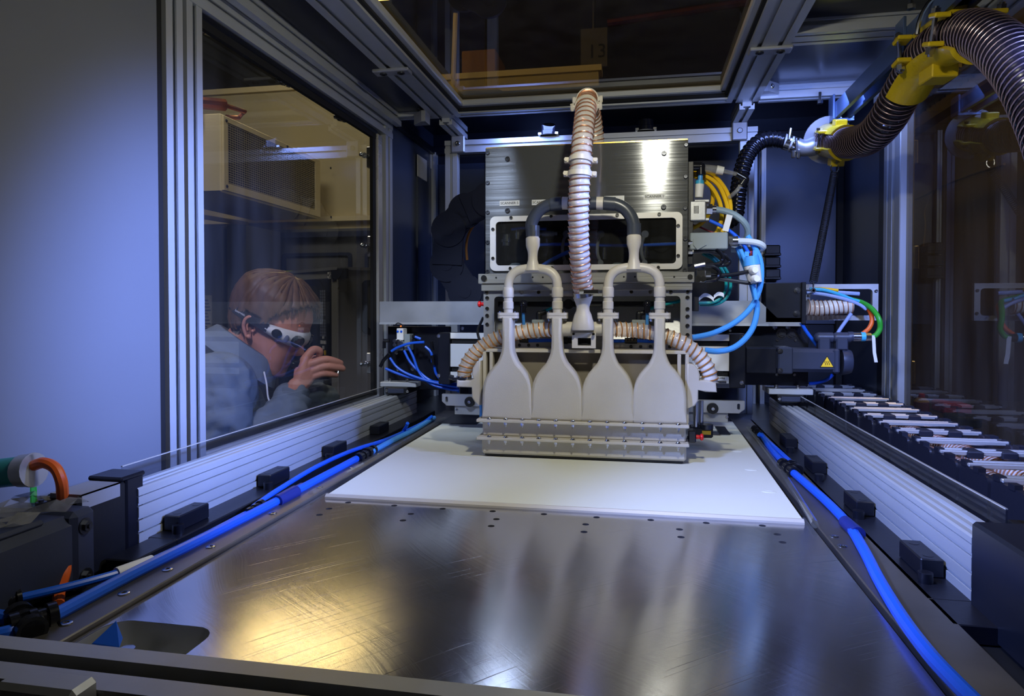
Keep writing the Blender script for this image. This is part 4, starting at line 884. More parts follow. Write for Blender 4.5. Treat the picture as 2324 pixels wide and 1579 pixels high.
t = thing('worm_clamp', 'steel worm drive clamp at the lower end of the main ribbed hose', 'clamp', c)
part('band', MB().lathe([(.0205, -.002), (.0208, -.002), (.0208, .007), (.0205, .007), (.0205, -.002)], c, d, 22), 'steel', t)
part('screw_housing', MB().box(c.x+.0, c.x+.03, c.y-.028, c.y-.0195, c.z-.0005, c.z+.008, .001).cyl(c+V(-.006, -.024, .004), c+V(.002, -.024, .004), .0055, n=6), 'steel', t)
# hose manifold between the necks
mf = thing('hose_manifold', 'white manifold spreading the main hose into two side hoses', 'manifold', P(1325, 745, Y=1.34))
ym = 1.345; z = lambda v: P(1325, v, Y=ym).z; xm = P(1325, 720, Y=ym).x
q = MB(); o = z(748); q.lathe([(.021, 0), (.0225, .004), (.021, .014), (.0165, .03), (.013, z(705)-o), (.0125, z(696)-o), (.016, z(684)-o), (.0188, z(676)-o), (.0188, z(664)-o)], (xm, ym-.022, o), n=20, sy=.8)
part('body', q, 'nylon_smooth', mf)
part('cross_tube', MB().cyl(P(1266, 746, Y=ym), P(1386, 746, Y=ym), .0142, n=18), 'nylon_smooth', mf)
br = MB(); b0, b1 = P(1298, 770, Y=1.325).x, P(1352, 770, Y=1.325).x
zz1, zz0 = P(1325, 755, Y=1.325).z, P(1325, 790, Y=1.325).z
part('bracket', br.prism([(b0, zz0), (b1, zz0), (b1, zz1), (b0, zz1)], (0, 1.335, 0), (1, 0, 0), (0, 0, 1), .01, holes=[[(b0+.011, zz0+.005), (b1-.009, zz0+.005), (b1-.009, zz1-.010), (b0+.011, zz1-.010)]]), 'nylon_smooth', mf)
pieces('bolt', screw_mb(.003, .01), 'steel', mf, [((b0+.004, 1.325, zz1-.002), FWD), ((b1-.004, 1.325, zz1-.002), FWD)])
yh = 1.362
lh = spline([P(1272, 748, Y=yh-.008), P(1235, 748, Y=yh), P(1190, 752, Y=yh), P(1150, 760, Y=yh), P(1112, 775, Y=yh), P(1082, 797, Y=yh), P(1062, 822, Y=yh), P(1054, 845, Y=yh), P(1053, 862, Y=yh)], 8)
ribbed('side_hose', lh, .0148, .0113, 'hose_tan', 'amber_wire', 'left tan ribbed hose curving from the manifold to the box side', wr=.0013, group='tan ribbed side hoses')
rh = spline([P(1380, 746, Y=yh-.008), P(1420, 748, Y=yh), P(1465, 752, Y=yh), P(1510, 762, Y=yh), P(1552, 780, Y=yh), P(1585, 805, Y=yh), P(1605, 835, Y=yh), P(1612, 860, Y=yh), P(1612, 876, Y=yh)], 8)
ribbed('side_hose', rh, .0148, .0113, 'hose_clear', 'amber_wire', 'right tan ribbed hose curving from the manifold to the box side', wr=.0013, group='tan ribbed side hoses')
for pth, lab in ((lh, 'steel clamp at the lower end of the left tan hose'), (rh, 'steel clamp at the lower end of the right tan hose')):
    c = pth[-3]; d = (pth[-1]-pth[-4]).normalized(); t = thing('worm_clamp', lab, 'clamp', c); s = -1 if pth is lh else 1
    part('band', MB().lathe([(.0152, -.0045), (.0158, -.0045), (.0158, .0045), (.0152, .0045), (.0152, -.0045)], c, d, 20), 'steel', t)
    part('screw_housing', MB().box(c.x+s*.010, c.x+s*.034, c.y-.018, c.y-.010, c.z-.004, c.z+.004, .001) if s > 0 else MB().box(c.x-.02, c.x+.008, c.y-.02, c.y-.0148, c.z-.004, c.z+.003, .001).cyl(c+V(-.026, -.018, .004), c+V(-.018, -.018, .002), .0055, n=8), 'steel_dark', t)

# ================================================================ gantry behind the scanner head
YG = 1.70
def zx(u, v, Y=YG): p = P(u, v, Y=Y); return (p.x, p.z)
gb = thing('gantry_beam', 'dull aluminium gantry beam crossing behind the scanner head', 'beam', (-.1, YG+.02, .26))
b_ = [(-.672, .2585), (-.672, .3185), (zx(1723, 684)[0], .3185), (zx(1764, 722)[0], zx(1764, 721)[1]), (zx(1822, 722)[0], zx(1822, 721)[1]), (zx(1822, 722)[0], .2585)]
part('beam', MB().prism(b_[::-1], (0, YG+.04, 0), (1, 0, 0), (0, 0, 1), .04), 'alu_dull', gb)
part('lip', MB().box(-.672, zx(1764, 722)[0]-.02, YG-.003, YG, .2585, .2635), 'alu_profile', gb)
pieces('bolt', hexbolt_mb(.006, .006), 'steel', gb, [((zx(u, 737)[0], YG+.02, .2585), (0, 0, -1)) for u in (1762, 1792)])
# transverse axis under the beam
ca = thing('cross_axis', 'silver and black transverse axis behind the nozzle', 'axis', (-.1, 1.66, .12))
x0, x1 = zx(1022, 800, 1.64)[0], zx(1655, 800, 1.64)[0]
zz = [zx(1330, v, 1.64)[1] for v in (757, 771, 783, 837, 849, 864)]
part('core', MB().box(x0+.002, x1-.002, 1.646, 1.69, zz[5], zz[0]), 'black_matte', ca)
for i, j in ((0, 1), (2, 3), (4, 5)): part('cover_strip', MB().box(x0, x1, 1.64, 1.648, zz[j], zz[i], .0008), 'white', ca)  # aluminium strips coloured white in place of the light falling on them
part('end_plate', MB().box(x1, zx(1692, 800, 1.64)[0], 1.636, 1.70, zx(1670, 880, 1.64)[1], zx(1670, 757, 1.64)[1], .002), 'anodised', ca); part('end_plate', MB().box(x0-.03, x0, 1.636, 1.70, zz[5]-.015, zz[0], .002), 'anodised', ca)
for i_, s_ in enumerate(('Rexroth', 'IIII II III I', 'II IIII II')):
    p = P(1640, 858-i_*7, Y=1.639); text('printed_mark', s_, .0065 if i_ == 0 else .005, (p.x-.006, 1.6395, p.z), (-1, 0, 0), (0, 0, -1), 'ink', ca)
pieces('end_screw', screw_mb(.005, .003), 'steel', ca, [(V(P(u, v, Y=1.636).x, 1.636, P(u, v, Y=1.636).z), FWD) for u, v in ((1683, 766), (1683, 868), (996, 762), (996, 852))])
# black backing plates behind the axis
bk = thing('carriage_plate', 'black carriage plate on the left behind the blue tubes', 'plate', (-.6, 1.74, .12))
a, b = zx(880, 740, 1.74), zx(1005, 885, 1.74)
part('plate', MB().box(a[0], b[0]+.02, 1.74, 1.752, b[1], a[1], .001), 'anodised', bk)
pieces('screw', screw_mb(.005, .003), 'steel', bk, [(V(P(u, v, Y=1.74).x, 1.74, P(u, v, Y=1.74).z), FWD) for u, v in ((900, 800), (936, 837), (903, 838), (1050, 745))])
bk2 = thing('carriage_plate', 'black carriage plate on the right behind the servo motor', 'plate', (.3, 1.735, .12))
a, b = zx(1640, 738, 1.735), zx(1834, 876, 1.735)
part('plate', MB().box(a[0], b[0], 1.735, 1.75, b[1], a[1], .001), 'anodised', bk2)
pieces('cap_bolt', hexbolt_mb(.0085, .006), 'steel', bk2, [(V(P(u, v, Y=1.735).x, 1.735, P(u, v, Y=1.735).z), FWD) for u, v in ((1774, 757), (1797, 757))])
pieces('screw', screw_mb(.0035, .002), 'steel', bk2, [(V(P(u, v, Y=1.735).x, 1.735, P(u, v, Y=1.735).z), FWD) for u, v in ((1764, 772), (1805, 772), (1763, 850), (1803, 850), (1623, 744), (1657, 750))])
# lower cross bars with black knobs
lb_ = thing('lower_cross_bar', 'grey lower cross bar with two round black knobs behind the nozzle', 'bar', (-.1, 1.62, .08))
yl = 1.60; a, b = zx(1003, 895, yl), zx(1690, 935, yl)
pz0, pz1 = zx(1050, 921, yl)[1], zx(1050, 895, yl)[1]
part('bar', MB().prism([(a[0]+.012, pz0), (b[0]-.012, pz0), (b[0], pz0+.010), (b[0], pz1), (a[0], pz1), (a[0], pz0+.010)], (0, yl+.012, 0), (1, 0, 0), (0, 0, 1), .012,
     holes=[rrect(a[0]+.009, a[0]+.015, pz0+.008, pz1-.006, .0025), rrect(b[0]-.016, b[0]-.010, pz0+.008, pz1-.006, .0025)]), 'alu', lb_)
part('second_bar', MB().box(a[0]+.03, b[0]-.035, yl+.006, yl+.02, pz0-.022, pz0-.001, .001), 'alu_dull', lb_)
kn = MB(); kn.lathe([(.0125, 0), (.0125, .007), (.011, .009), (.005, .009), (.005, .0105), (.0028, .0105), (.0022, .007), (0, .007)], (0, 0, 0), n=22)
pieces('knob', kn, 'black', lb_, [(V(P(1067, 911, Y=yl).x, yl, P(1067, 911, Y=yl).z), FWD), (V(P(1617, 926, Y=yl).x, yl, P(1617, 926, Y=yl).z), FWD)])
pieces('knob_centre', screw_mb(.0042, .003), 'steel', lb_, [(V(P(1067, 911, Y=yl).x, yl-.009, P(1067, 911, Y=yl).z), FWD), (V(P(1617, 926, Y=yl).x, yl-.009, P(1617, 926, Y=yl).z), FWD)])
pieces('bar_screw', screw_mb(.0035, .002), 'steel', lb_, [(V(P(u, v, Y=yl+.006).x, yl+.006, P(u, v, Y=yl+.006).z), FWD) for u, v in ((1037, 929), (1650, 946))])
pn = thing('pneumatic_cylinder', 'small silver cylinder standing right of the nozzle box', 'cylinder', P(1580, 960, Y=1.5))
p = P(1579, 968, Y=1.5); part('rod', MB().cyl(p, p+V(0, 0, .055), .006).cyl(p+V(.012, .01, 0), p+V(.012, .01, .055), .005), 'steel', pn)
part('base', MB().box(p.x-.012, p.x+.035, 1.49, 1.53, p.z-.022, p.z, .003), 'black', pn); part('cap', MB().cyl(p+V(.022, 0, -.004), p+V(.022, 0, .006), .014, n=18), 'steel_dark', pn)
part('mark', MB().box(p.x+.012, p.x+.03, 1.487, 1.49, p.z-.014, p.z-.006), 'yellow_cable', pn)
# sliders on the rails
def slider(xa, xb, z0_, z1_, lab):
    t = thing('slider_plate', lab, 'slider', ((xa+xb)/2, YG, .075), 'slider plates on the linear rails')
    part('plate', MB().box(xa, xb, YG, YG+.09, z0_, z1_, .0015), 'alu_profile', t)
    s = 1 if xa < 0 else 0
    part('carriage', MB().box(xa+.018, xb-.022, YG-.008, YG+.09, z0_-.018, z0_, .002), 'black', t)
    part('wiper', MB().box(xa+.026, xb-.03, YG-.011, YG-.008, z0_-.015, z0_-.003, .001), 'motor_paint', t)
    pieces('cap_screw', MB().cyl((0, 0, 0), (0, 0, .008), .0045, n=12), 'steel', t, [(xa+.02, YG+.02, z1_), (xb-.03, YG+.02, z1_)])
    pieces('side_screw', screw_mb(.004, .003), 'steel', t, [((xa+.022, YG-.008, z0_-.009), FWD), ((xb-.02, YG-.008, z0_-.010), FWD)])
    return t
sl = P(862, 868, Y=YG), P(944, 879, Y=YG); slider(sl[0].x, sl[1].x, sl[1].z, sl[1].z+.0125, 'silver slider plate on the left rail below the valve block')
sr = P(1745, 886, Y=YG), P(1846, 896, Y=YG); slider(sr[0].x, sr[1].x, sr[1].z-.001, sr[1].z+.0125, 'silver slider plate on the right rail below the servo motor')
# valve block and its tubes on the left
vb = thing('valve_block', 'pale valve block with plug fittings and blue tubes at the left rear', 'valve', P(914, 790, Y=1.69))
yv = 1.69
def bx(u0, v0, u1, v1, y, d, b=.001, mb=None):
    a, c = P(u0, v0, Y=y), P(u1, v1, Y=y); return (mb or MB()).box(a.x, c.x, y, y+d, c.z, a.z, b)
part('body', bx(900, 745, 915, 772, yv, .03), 'white', vb); part('body', bx(917, 758, 930, 795, yv+.005, .03), 'grey_plastic', vb)
part('coil', bx(898, 772, 914, 795, yv+.002, .03), 'grey_plastic', vb)
bt = MB().cyl((0, 0, 0), (0, 0, .002), .003, n=10)
pieces('button', bt, 'blue_tube', vb, [(P(u, 752, Y=yv), FWD) for u in (903, 911)])
pieces('lamp', MB().cyl((0, 0, 0), (0, 0, .002), .0018, n=8), 'led_orange', vb, [(P(910, 740, Y=yv), FWD)])
pf = MB().cyl((0, 0, 0), (0, 0, .012), .0052, n=12); pf.lathe([(.0038, .0122), (.0026, .0124), (.0026, .008), (0, .008)], (0, 0, 0), n=10)
pieces('push_fitting', pf, 'steel', vb, [(P(u, v, Y=yv), FWD) for u, v in ((899, 773), (907, 774), (899, 782), (907, 782), (914, 778))])
part('wire', MB().tube(spline([P(896, 738, Y=yv), P(904, 733, Y=yv), P(918, 740, Y=yv)], 5), .0015, 6), 'black', vb)
for i, (pts, lab) in enumerate((
    ([(888, 797), (905, 787), (930, 779), (963, 776)], 'blue tube arching right from the left elbow of the valve block'),
    ([(926, 786), (938, 810), (948, 838), (962, 858), (985, 874), (1025, 884), (1042, 884)], 'right one of the two blue tubes hanging steeply from the valve block'),
    ([(917, 795), (930, 820), (950, 842), (975, 862), (1010, 878), (1040, 882)], 'left one of the two blue tubes hanging steeply from the valve block'),
    ([(885, 812), (900, 832), (925, 848), (965, 862), (1005, 872), (1040, 878)], 'blue tube sagging from the dark elbow by the left window post'),
    ([(875, 836), (910, 850), (950, 860), (1000, 868), (1040, 872)], 'lowest blue tube running right from the left window post'),
    ([(985, 828), (990, 848), (1005, 866), (1025, 880), (1042, 888)], 'blue tube dropping from the black fitting right of the valve block'),
    ([(942, 764), (955, 769)], 'short blue tube stub at the top right of the valve block'),
    ([(965, 786), (976, 796), (980, 806), (981, 822)], 'blue tube bending down right of the valve block'))):
    solo('air_tube', MB().tube(spline([P(u, v, Y=1.68+.006*(i % 3)) for u, v in pts], 7), .0034, 8), 'blue_tube', lab, 'tube')
for pts in ([(870, 773), (884, 773)], [(863, 832), (870, 818), (884, 803)], [(979, 775), (982, 795)], [(981, 806), (984, 828)], [(936, 763), (942, 764)], [(936, 772), (944, 772)], [(872, 775), (872, 790)]):
    ps = [P(u, v, Y=1.685) for u, v in pts]; part('elbow_fitting', MB().tube(ps, .0048, 8), 'black_gloss', vb)
# ---------------------------------------------------------------- right servo motor
sm = thing('servo_motor', 'dark blue grey servo motor with yellow heat warning sign on the right', 'motor', P(1810, 850, Y=1.68))
ym = 1.655
part('gearbox', bx(1692, 788, 1764, 849, ym+.008, .065, .003), 'anodised', sm)
mbx = bx(1764, 791, 1905, 846, ym, .075, .008); bx(1766, 788, 1800, 849, ym-.003, .08, .003, mbx); bx(1892, 792, 1907, 848, ym-.002, .078, .004, mbx)
part('motor_body', mbx, 'motor_paint', sm)
a, b = P(1907, 820, Y=ym+.036), P(1928, 820, Y=ym+.036)
part('end_cap', MB().lathe([(.031, 0), (.031, .004), (.029, .016), (.026, .022), (0, .023)], a, (1, 0, 0), 24), 'motor_paint', sm)
pieces('corner_bolt', hexbolt_mb(.004, .004), 'steel', sm, [(P(u, v, Y=ym-.003), FWD) for u, v in ((1771, 797), (1771, 841))])
for u in (1868, 1908):
    q = MB(); p = P(u, 790, Y=ym+.03); c = P(u, 766, Y=ym+.03)
    q.box(p.x-.013, p.x+.013, ym+.016, ym+.044, p.z-.004, c.z, .003); q.cyl(c+V(-.011, 0, .0), c+V(.02, 0, 0), .0125, n=16); q.sphere(c+V(-.008, 0, 0), .0125, 14, 8)
    part('power_socket', q, 'motor_paint', sm)
a = P(1877, 822, Y=ym-.001); h = .0155
tr = [(-h, -h*.75), (h, -h*.75), (0, h*.98)]
ws = part('warning_sign', MB().prism(tr, (a.x, ym-.0002, a.z), (1, 0, 0), (0, 0, 1), .0008), 'ink', sm, 'yellow triangular hot surface warning sign')
part('sign_face', MB().prism([(x*.84, z_*.84-.0004) for x, z_ in tr], (a.x, ym-.0010, a.z), (1, 0, 0), (0, 0, 1), .0005), 'sign_yellow', ws)
for dx in (-.004, 0, .004): part('heat_wave', MB().tube([V(a.x+dx+.0012*math.sin(i*1.3), ym-.0018, a.z-.006+.0018*i) for i in range(6)], .0006, 6), 'ink', ws)
cn = thing('cable_connector', 'silver and cyan cable connector right of the servo motor', 'connector', P(1950, 764, Y=ym+.03))
pp = [P(u, 764, Y=ym+.03) for u in (1924, 1935, 1953, 1963, 1976)]
part('barrel', MB().cyl(pp[1], pp[2], .0105, n=22), 'steel', cn); part('cyan_ring', MB().cyl(pp[2], pp[3], .0108, n=18), 'cyan', cn); part('collar', MB().cyl(pp[3], pp[4], .0095, n=8), 'steel', cn); part('plug', MB().cyl(pp[0], pp[1], .0118, n=18), 'motor_paint', cn)
yc_ = ym+.03
solo('green_cable', MB().tube(spline([P(u, v, Y=y) for u, v, y in ((1976, 765, yc_), (1988, 760, yc_), (1997, 745, yc_), (1994, 722, yc_), (1978, 700, yc_+.02), (1955, 686, yc_+.05), (1925, 678, yc_+.06), (1880, 668, yc_+.06))], 8), .0058), 'green', 'green cable looping from the cyan ringed connector to the cable frame', 'cable')
solo('orange_cable', MB().tube(spline([P(u, v, Y=y) for u, v, y in ((1958, 757, yc_+.012), (1972, 745, yc_+.015), (1979, 728, yc_+.02), (1975, 708, yc_+.03), (1960, 692, yc_+.05), (1930, 682, yc_+.07))], 8), .005), 'orange', 'orange cable looping down behind the green cable on the right', 'cable')
q = MB(); pts = [P(u, v, Y=yc_-.008) for u, v in ((1983, 761), (1984, 780), (1985, 800), (1989, 822))]
for i in range(3):
    a, b = pts[i], pts[i+1]; q.add([a+V(-.004, 0, 0), a+V(.004, .003, 0), b+V(.004, .003, 0), b+V(-.004, 0, 0), a+V(-.004, .0006, 0), a+V(.004, .0036, 0), b+V(.004, .0036, 0), b+V(-.004, .0006, 0)], [(0, 3, 2, 1), (4, 5, 6, 7), (0, 1, 5, 4), (2, 3, 7, 6), (0, 4, 7, 3), (1, 2, 6, 5)])
solo('cable_tag', q, 'paper', 'white paper tag hanging from the green cable on the right', 'tag')
solo('air_tube', MB().tube(spline([P(u, v, Y=1.70) for u, v in ((1818, 732), (1830, 752), (1845, 772), (1856, 786))], 6), .0042), 'blue_tube', 'blue tube running down behind the right servo motor sockets', 'tube')
solo('air_tube', MB().tube(spline([P(u, v, Y=1.72) for u, v in ((1836, 870), (1850, 869), (1875, 862), (1890, 850))], 6), .004), 'blue_tube', 'dark blue tube curving under the right servo motor', 'tube')
solo('pale_cable', MB().tube(spline([P(u, v, Y=1.72) for u, v in ((1932, 711), (1920, 728), (1908, 745), (1900, 758))], 6), .0042), 'pale_tube', 'pale cable slanting down to the right motor sockets', 'cable')
# cable frame
cb_ = thing('cable_guide', 'black box and grey open frame feeding cables above the right servo motor', 'bracket', P(1860, 734, Y=1.72))
part('box', bx(1737, 641, 1820, 733, 1.70, .06, .002), 'anodised', cb_); part('box_edge', bx(1820, 640, 1829, 735, 1.69, .075, .001), 'anodised', cb_)
pieces('hex_nut', hexbolt_mb(.005, .005), 'steel', cb_, [(P(u, v, Y=1.699), FWD) for u, v in ((1809, 659), (1808, 711))])
a, b = P(1829, 645, Y=1.76), P(1993, 727, Y=1.76)
part('frame', MB().prism([(a.x, b.z), (b.x, b.z), (b.x, a.z), (a.x, a.z)], (0, 1.772, 0), (1, 0, 0), (0, 0, 1), .012, holes=[rrect(a.x+.01, b.x-.013, b.z+.012, a.z-.012, .008)]), 'alu_dull', cb_)
pieces('frame_screw', screw_mb(.004, .003), 'steel', cb_, [(P(u, v, Y=1.76), FWD) for u, v in ((1988, 660), (1988, 711))])
p = P(1846, 659, Y=1.70); part('eye_bolt', MB().lathe([(.0028, -.0022), (.0055, -.0022), (.0055, .0022), (.0028, .0022), (.0028, -.0022)], p, (0, 1, 0), 14).cyl(p+V(-.005, 0, 0), p+V(-.018, 0, 0), .0022, n=8), 'steel', cb_)
ribbed('ribbed_hose', spline([P(u, v, Y=1.735) for u, v in ((1832, 697), (1860, 699), (1890, 697), (1915, 695), (1934, 695))], 8), .0185, .0105, 'hose_clear', 'copper', 'short thick translucent ribbed hose inside the grey cable frame', wr=.0012)
for i, (pts, m, r, lab) in enumerate((
    ([(1830, 664), (1870, 668), (1915, 678), (1948, 690), (1966, 702)], 'pale_tube', .0042, 'pale blue cable crossing the cable frame'),
    ([(1838, 656), (1870, 658), (1905, 668), (1935, 680)], 'cyan', .0042, 'upper cyan cable entering the cable frame'),
    ([(1840, 660), (1880, 666), (1925, 678), (1950, 684)], 'cyan', .0042, 'lower cyan cable entering the cable frame'),
    ([(1850, 655), (1875, 656), (1902, 659)], 'yellow_cable', .0038, 'short yellow cable on top of the cable frame bundle'),
    ([(1860, 664), (1900, 664), (1950, 667)], 'pale_tube', .005, 'pale cable lying straight through the cable frame'))):
    solo('bundled_cable', MB().tube(spline([P(u, v, Y=1.72+.008*i) for u, v in pts], 6), r, 8), m, lab, 'cable')
# ---------------------------------------------------------------- cables and fittings on the right of the housing
yk = 1.47
solo('pneumatic_elbow', MB().cyl(P(1562, 378, Y=yk), P(1590, 378, Y=yk), .009).sphere(P(1591, 378, Y=yk), .009).cyl(P(1591, 378, Y=yk), P(1591, 392, Y=yk), .0085).cyl(P(1591, 390, Y=yk), P(1591, 397, Y=yk), .0098), 'black_gloss', 'glossy black elbow fitting at the top right of the housing', 'fitting')
sf = thing('silencer', 'white silencer plug with a blue collar below the black elbow', 'silencer', P(1588, 448, Y=yk))
part('tube', MB().cyl(P(1590, 396, Y=yk), P(1589, 412, Y=yk), .005), 'light_tube', sf); part('collar', MB().cyl(P(1588, 410, Y=yk), P(1588, 419, Y=yk), .0088), 'cyan', sf)
part('body', MB().cyl(P(1588, 418, Y=yk), P(1586, 448, Y=yk), .0092, .0082), 'white', sf)
bx_ = solo('cable_tray', bx(1562, 366, 1573, 600, 1.46, .08, .001), 'black', 'dark strip plate on the right housing side carrying the plugs', 'plate')
ib = thing('inline_filter', 'clear inline filter with pale collars beside the black elbow', 'filter', P(1640, 390, Y=1.50))
pts = [P(u, v, Y=1.5) for u, v in ((1598, 382), (1626, 385), (1642, 388), (1666, 394), (1680, 397))]
part('glass_tube', MB().cyl(pts[0], pts[1], .0085), 'clear_tube', ib); part('collar', MB().cyl(pts[1], pts[2], .0092, .0085), 'white', ib); part('clear_hose', MB().tube([pts[2], pts[3], pts[4]], .0045), 'clear_tube', ib)
el = thing('pneumatic_elbow', 'dark elbow fitting hanging on the clear hose', 'fitting', P(1686, 405, Y=1.5))
part('body', MB().cyl(P(1672, 396, Y=1.5), P(1690, 406, Y=1.5), .0085).sphere(P(1691, 407, Y=1.5), .0085).cyl(P(1691, 407, Y=1.5), P(1682, 420, Y=1.5), .008), 'black_gloss', el)
part('clear_hose', MB().tube(spline([P(1682, 420, Y=1.5), P(1670, 435, Y=1.5), P(1655, 448, Y=1.51)], 5), .0042), 'clear_tube', el)
pg = thing('industrial_plug', 'silver rectangular plug with hex gland on the housing side', 'plug', P(1590, 500, Y=yk))
q = bx(1566, 456, 1602, 500, yk-.015, .03, .002); bx(1576, 453, 1610, 458, yk-.012, .02, .001, q); bx(1576, 495, 1610, 500, yk-.012, .02, .001, q)
part('body', q, 'alu', pg)
q = MB()
for k in range(4): bx(1575+k*3, 467, 1576.6+k*3, 484, yk-.0156, .001, 0, q)
part('vent_marks', q, 'ink', pg); part('hex_gland', MB().cyl(P(1603, 475, Y=yk), P(1616, 475, Y=yk), .0118, n=6).cyl(P(1616, 475, Y=yk), P(1625, 475, Y=yk), .0085), 'steel', pg)
gc = solo('grey_cable', MB().tube(spline([P(u, v, Y=y) for u, v, y in ((1624, 475, yk), (1645, 479, yk), (1668, 488, yk), (1688, 504, yk), (1697, 522, yk+.01), (1695, 540, yk+.02), (1685, 552, yk+.03))], 8), .0068), 'grey_cable', 'grey cable curving down from the silver plug', 'cable')
part('cable_tag', MB().box(-.006, .006, -.0006, .0006, -.017, .017, 0, Matrix.Translation(P(1651, 506, Y=yk-.01)) @ Matrix.Rotation(.25, 4, 'Y')), 'paper', gc, 'white tag tied to the cable')
gbx = thing('junction_box', 'pale grey junction box on the right side of the housing', 'box', P(1610, 565, Y=yk))
part('box', bx(1566, 528, 1652, 565, yk-.02, .045, .002), 'grey_plastic', gbx); part('gland', MB().cyl(P(1653, 547, Y=yk), P(1662, 547, Y=yk), .0115, n=8).cyl(P(1662, 547, Y=yk), P(1674, 547, Y=yk), .0105, n=18), 'steel', gbx)
part('latch', MB().prism([(0, 0), (.02, 0), (.026, -.012), (.008, -.022), (.0, -.012)], (P(1572, 545, Y=yk).x, yk-.0205, P(1572, 545, Y=yk).z), (1, 0, 0), (0, 0, 1), .002), 'grey_plastic', gbx)
solo('light_grey_cable', MB().tube(spline([P(u, v, Y=y) for u, v, y in ((1674, 547, yk), (1700, 548, yk), (1722, 552, yk), (1732, 560, yk+.008), (1722, 567, yk+.02), (1700, 567, yk+.03), (1660, 566, yk+.04))], 8), .0066), 'light_cable', 'light grey cable making a flat loop beside the junction box', 'cable')
for i, (pts, lab) in enumerate((
    ([(1573, 398), (1595, 408), (1615, 425), (1630, 450), (1637, 475), (1637, 500), (1628, 525), (1612, 540)], 'inner yellow cable of the coil beside the housing'),
    ([(1573, 394), (1605, 402), (1630, 420), (1645, 450), (1652, 480), (1648, 505), (1638, 525), (1622, 540)], 'second yellow cable of the coil beside the housing'),
    ([(1573, 390), (1612, 393), (1640, 420), (1655, 450), (1658, 482), (1652, 510), (1642, 528), (1630, 540)], 'outer yellow cable of the coil beside the housing'),
    ([(1595, 405), (1612, 420), (1618, 440), (1616, 465), (1606, 490), (1590, 508), (1568, 520)], 'yellow cable crossing behind the silver plug'))):
    solo('yellow_cable', MB().tube(spline([P(u, v, Y=1.50+.008*i) for u, v in pts], 7), .0046, 8), 'yellow_cable', lab, 'cable', 'coiled yellow cables')
for i, (pts, y, lab) in enumerate((
    ([(1572, 549), (1600, 550), (1622, 560), (1640, 580), (1638, 594), (1625, 600), (1605, 600)], 1.455, 'upper black cable looping from the glands below the junction box'),
    ([(1572, 571), (1605, 570), (1640, 578), (1656, 590), (1650, 600), (1630, 602)], 1.46, 'second black cable looping from the lower gland'),
    ([(1612, 624), (1650, 624), (1690, 618), (1712, 612)], 1.46, 'black cable running straight to the white and blue connector'),
    ([(1598, 602), (1620, 605), (1633, 618), (1625, 634), (1600, 638)], 1.45, 'small black cable loop at the right end of the ledge'),
    ([(1630, 632), (1670, 638), (1700, 642), (1718, 640)], 1.465, 'lowest black cable running to the white and blue connector'))):
    solo('black_cable', MB().tube(spline([P(u, v, Y=y) for u, v in pts], 7), .0042, 8), 'black_gloss', lab, 'cable')
gl = thing('cable_glands', 'two steel cable glands on the right housing edge', 'gland', P(1567, 560, Y=1.455))
for v in (550, 571): part('gland', MB().cyl(P(1562, v, Y=1.455), P(1571, v, Y=1.455), .0062, n=6).cyl(P(1571, v, Y=1.455), P(1574, v, Y=1.455), .005), 'steel', gl)
sp_ = thing('flow_fitting', 'cluster of shiny metal fittings at the right end of the ledge', 'fitting', P(1590, 640, Y=1.44))
q = bx(1580, 612, 1602, 640, 1.43, .03, .002); q.cyl(P(1587, 597, Y=1.445), P(1587, 612, Y=1.445), .0085, n=10); q.cyl(P(1576, 605, Y=1.44), P(1600, 600, Y=1.44), .006, n=10); q.cyl(P(1602, 622, Y=1.44), P(1613, 622, Y=1.44), .0065, n=8); q.cyl(P(1584, 633, Y=1.43), P(1584, 633, Y=1.425), .007, n=16); q.cyl(P(1596, 633, Y=1.43), P(1596, 633, Y=1.425), .006, n=16)
part('body', q, 'steel', sp_)
wc = thing('white_connector', 'white and blue junction connector hanging among the blue tubes', 'connector', P(1710, 640, Y=1.47))
p0, p1, p2 = P(1703, 582, Y=1.47), P(1706, 602, Y=1.47), P(1714, 642, Y=1.47)
part('blue_cap', MB().cyl(p0, p1, .016, .0175, n=14).box(p0.x-.012, p0.x-.004, 1.462, 1.475, p0.z, p0.z+.01).box(p0.x+.004, p0.x+.012, 1.462, 1.475, p0.z, p0.z+.012), 'light_tube', wc)
part('body', MB().cyl(p1, p2, .0165, .0135, n=18), 'white', wc)
part('red_plug', MB().box(p0.x-.004, p0.x+.012, 1.476, 1.486, p0.z+.003, p0.z+.012, .001), 'dark_red', wc)
for v in (613, 633): part('socket', MB().lathe([(.009, 0), (.009, .006), (.007, .012), (.0062, .014), (0, .014)], P(1708+(v-613)*.2, v, Y=1.455), (.25, -1, 0), 14), 'white', wc)
for i, (pts, m, r, lab) in enumerate((
    ([(1674, 560), (1688, 595), (1702, 630), (1712, 665), (1718, 700), (1710, 740), (1690, 770), (1662, 790), (1630, 797), (1600, 795)], 'light_tube', .0062, 'thick light blue tube swinging down and back to the lower hose'),
    ([(1696, 535), (1712, 560), (1725, 590), (1728, 620), (1724, 655), (1706, 695), (1670, 730), (1620, 755), (1572, 766)], 'light_tube', .0058, 'outer light blue tube swinging down to the carrier frame'),
    ([(1680, 566), (1695, 600), (1708, 640), (1716, 680)], 'light_tube', .0045, 'inner light blue tube behind the white connector'),
    ([(1610, 500), (1650, 520), (1680, 545), (1700, 575)], 'blue_tube', .0036, 'thin blue tube behind the grey cable'))):
    solo('air_tube', MB().tube(spline([P(u, v, Y=1.49-.012*i+.02*(i == 3)) for u, v in pts], 7), r, 10), m, lab, 'tube')
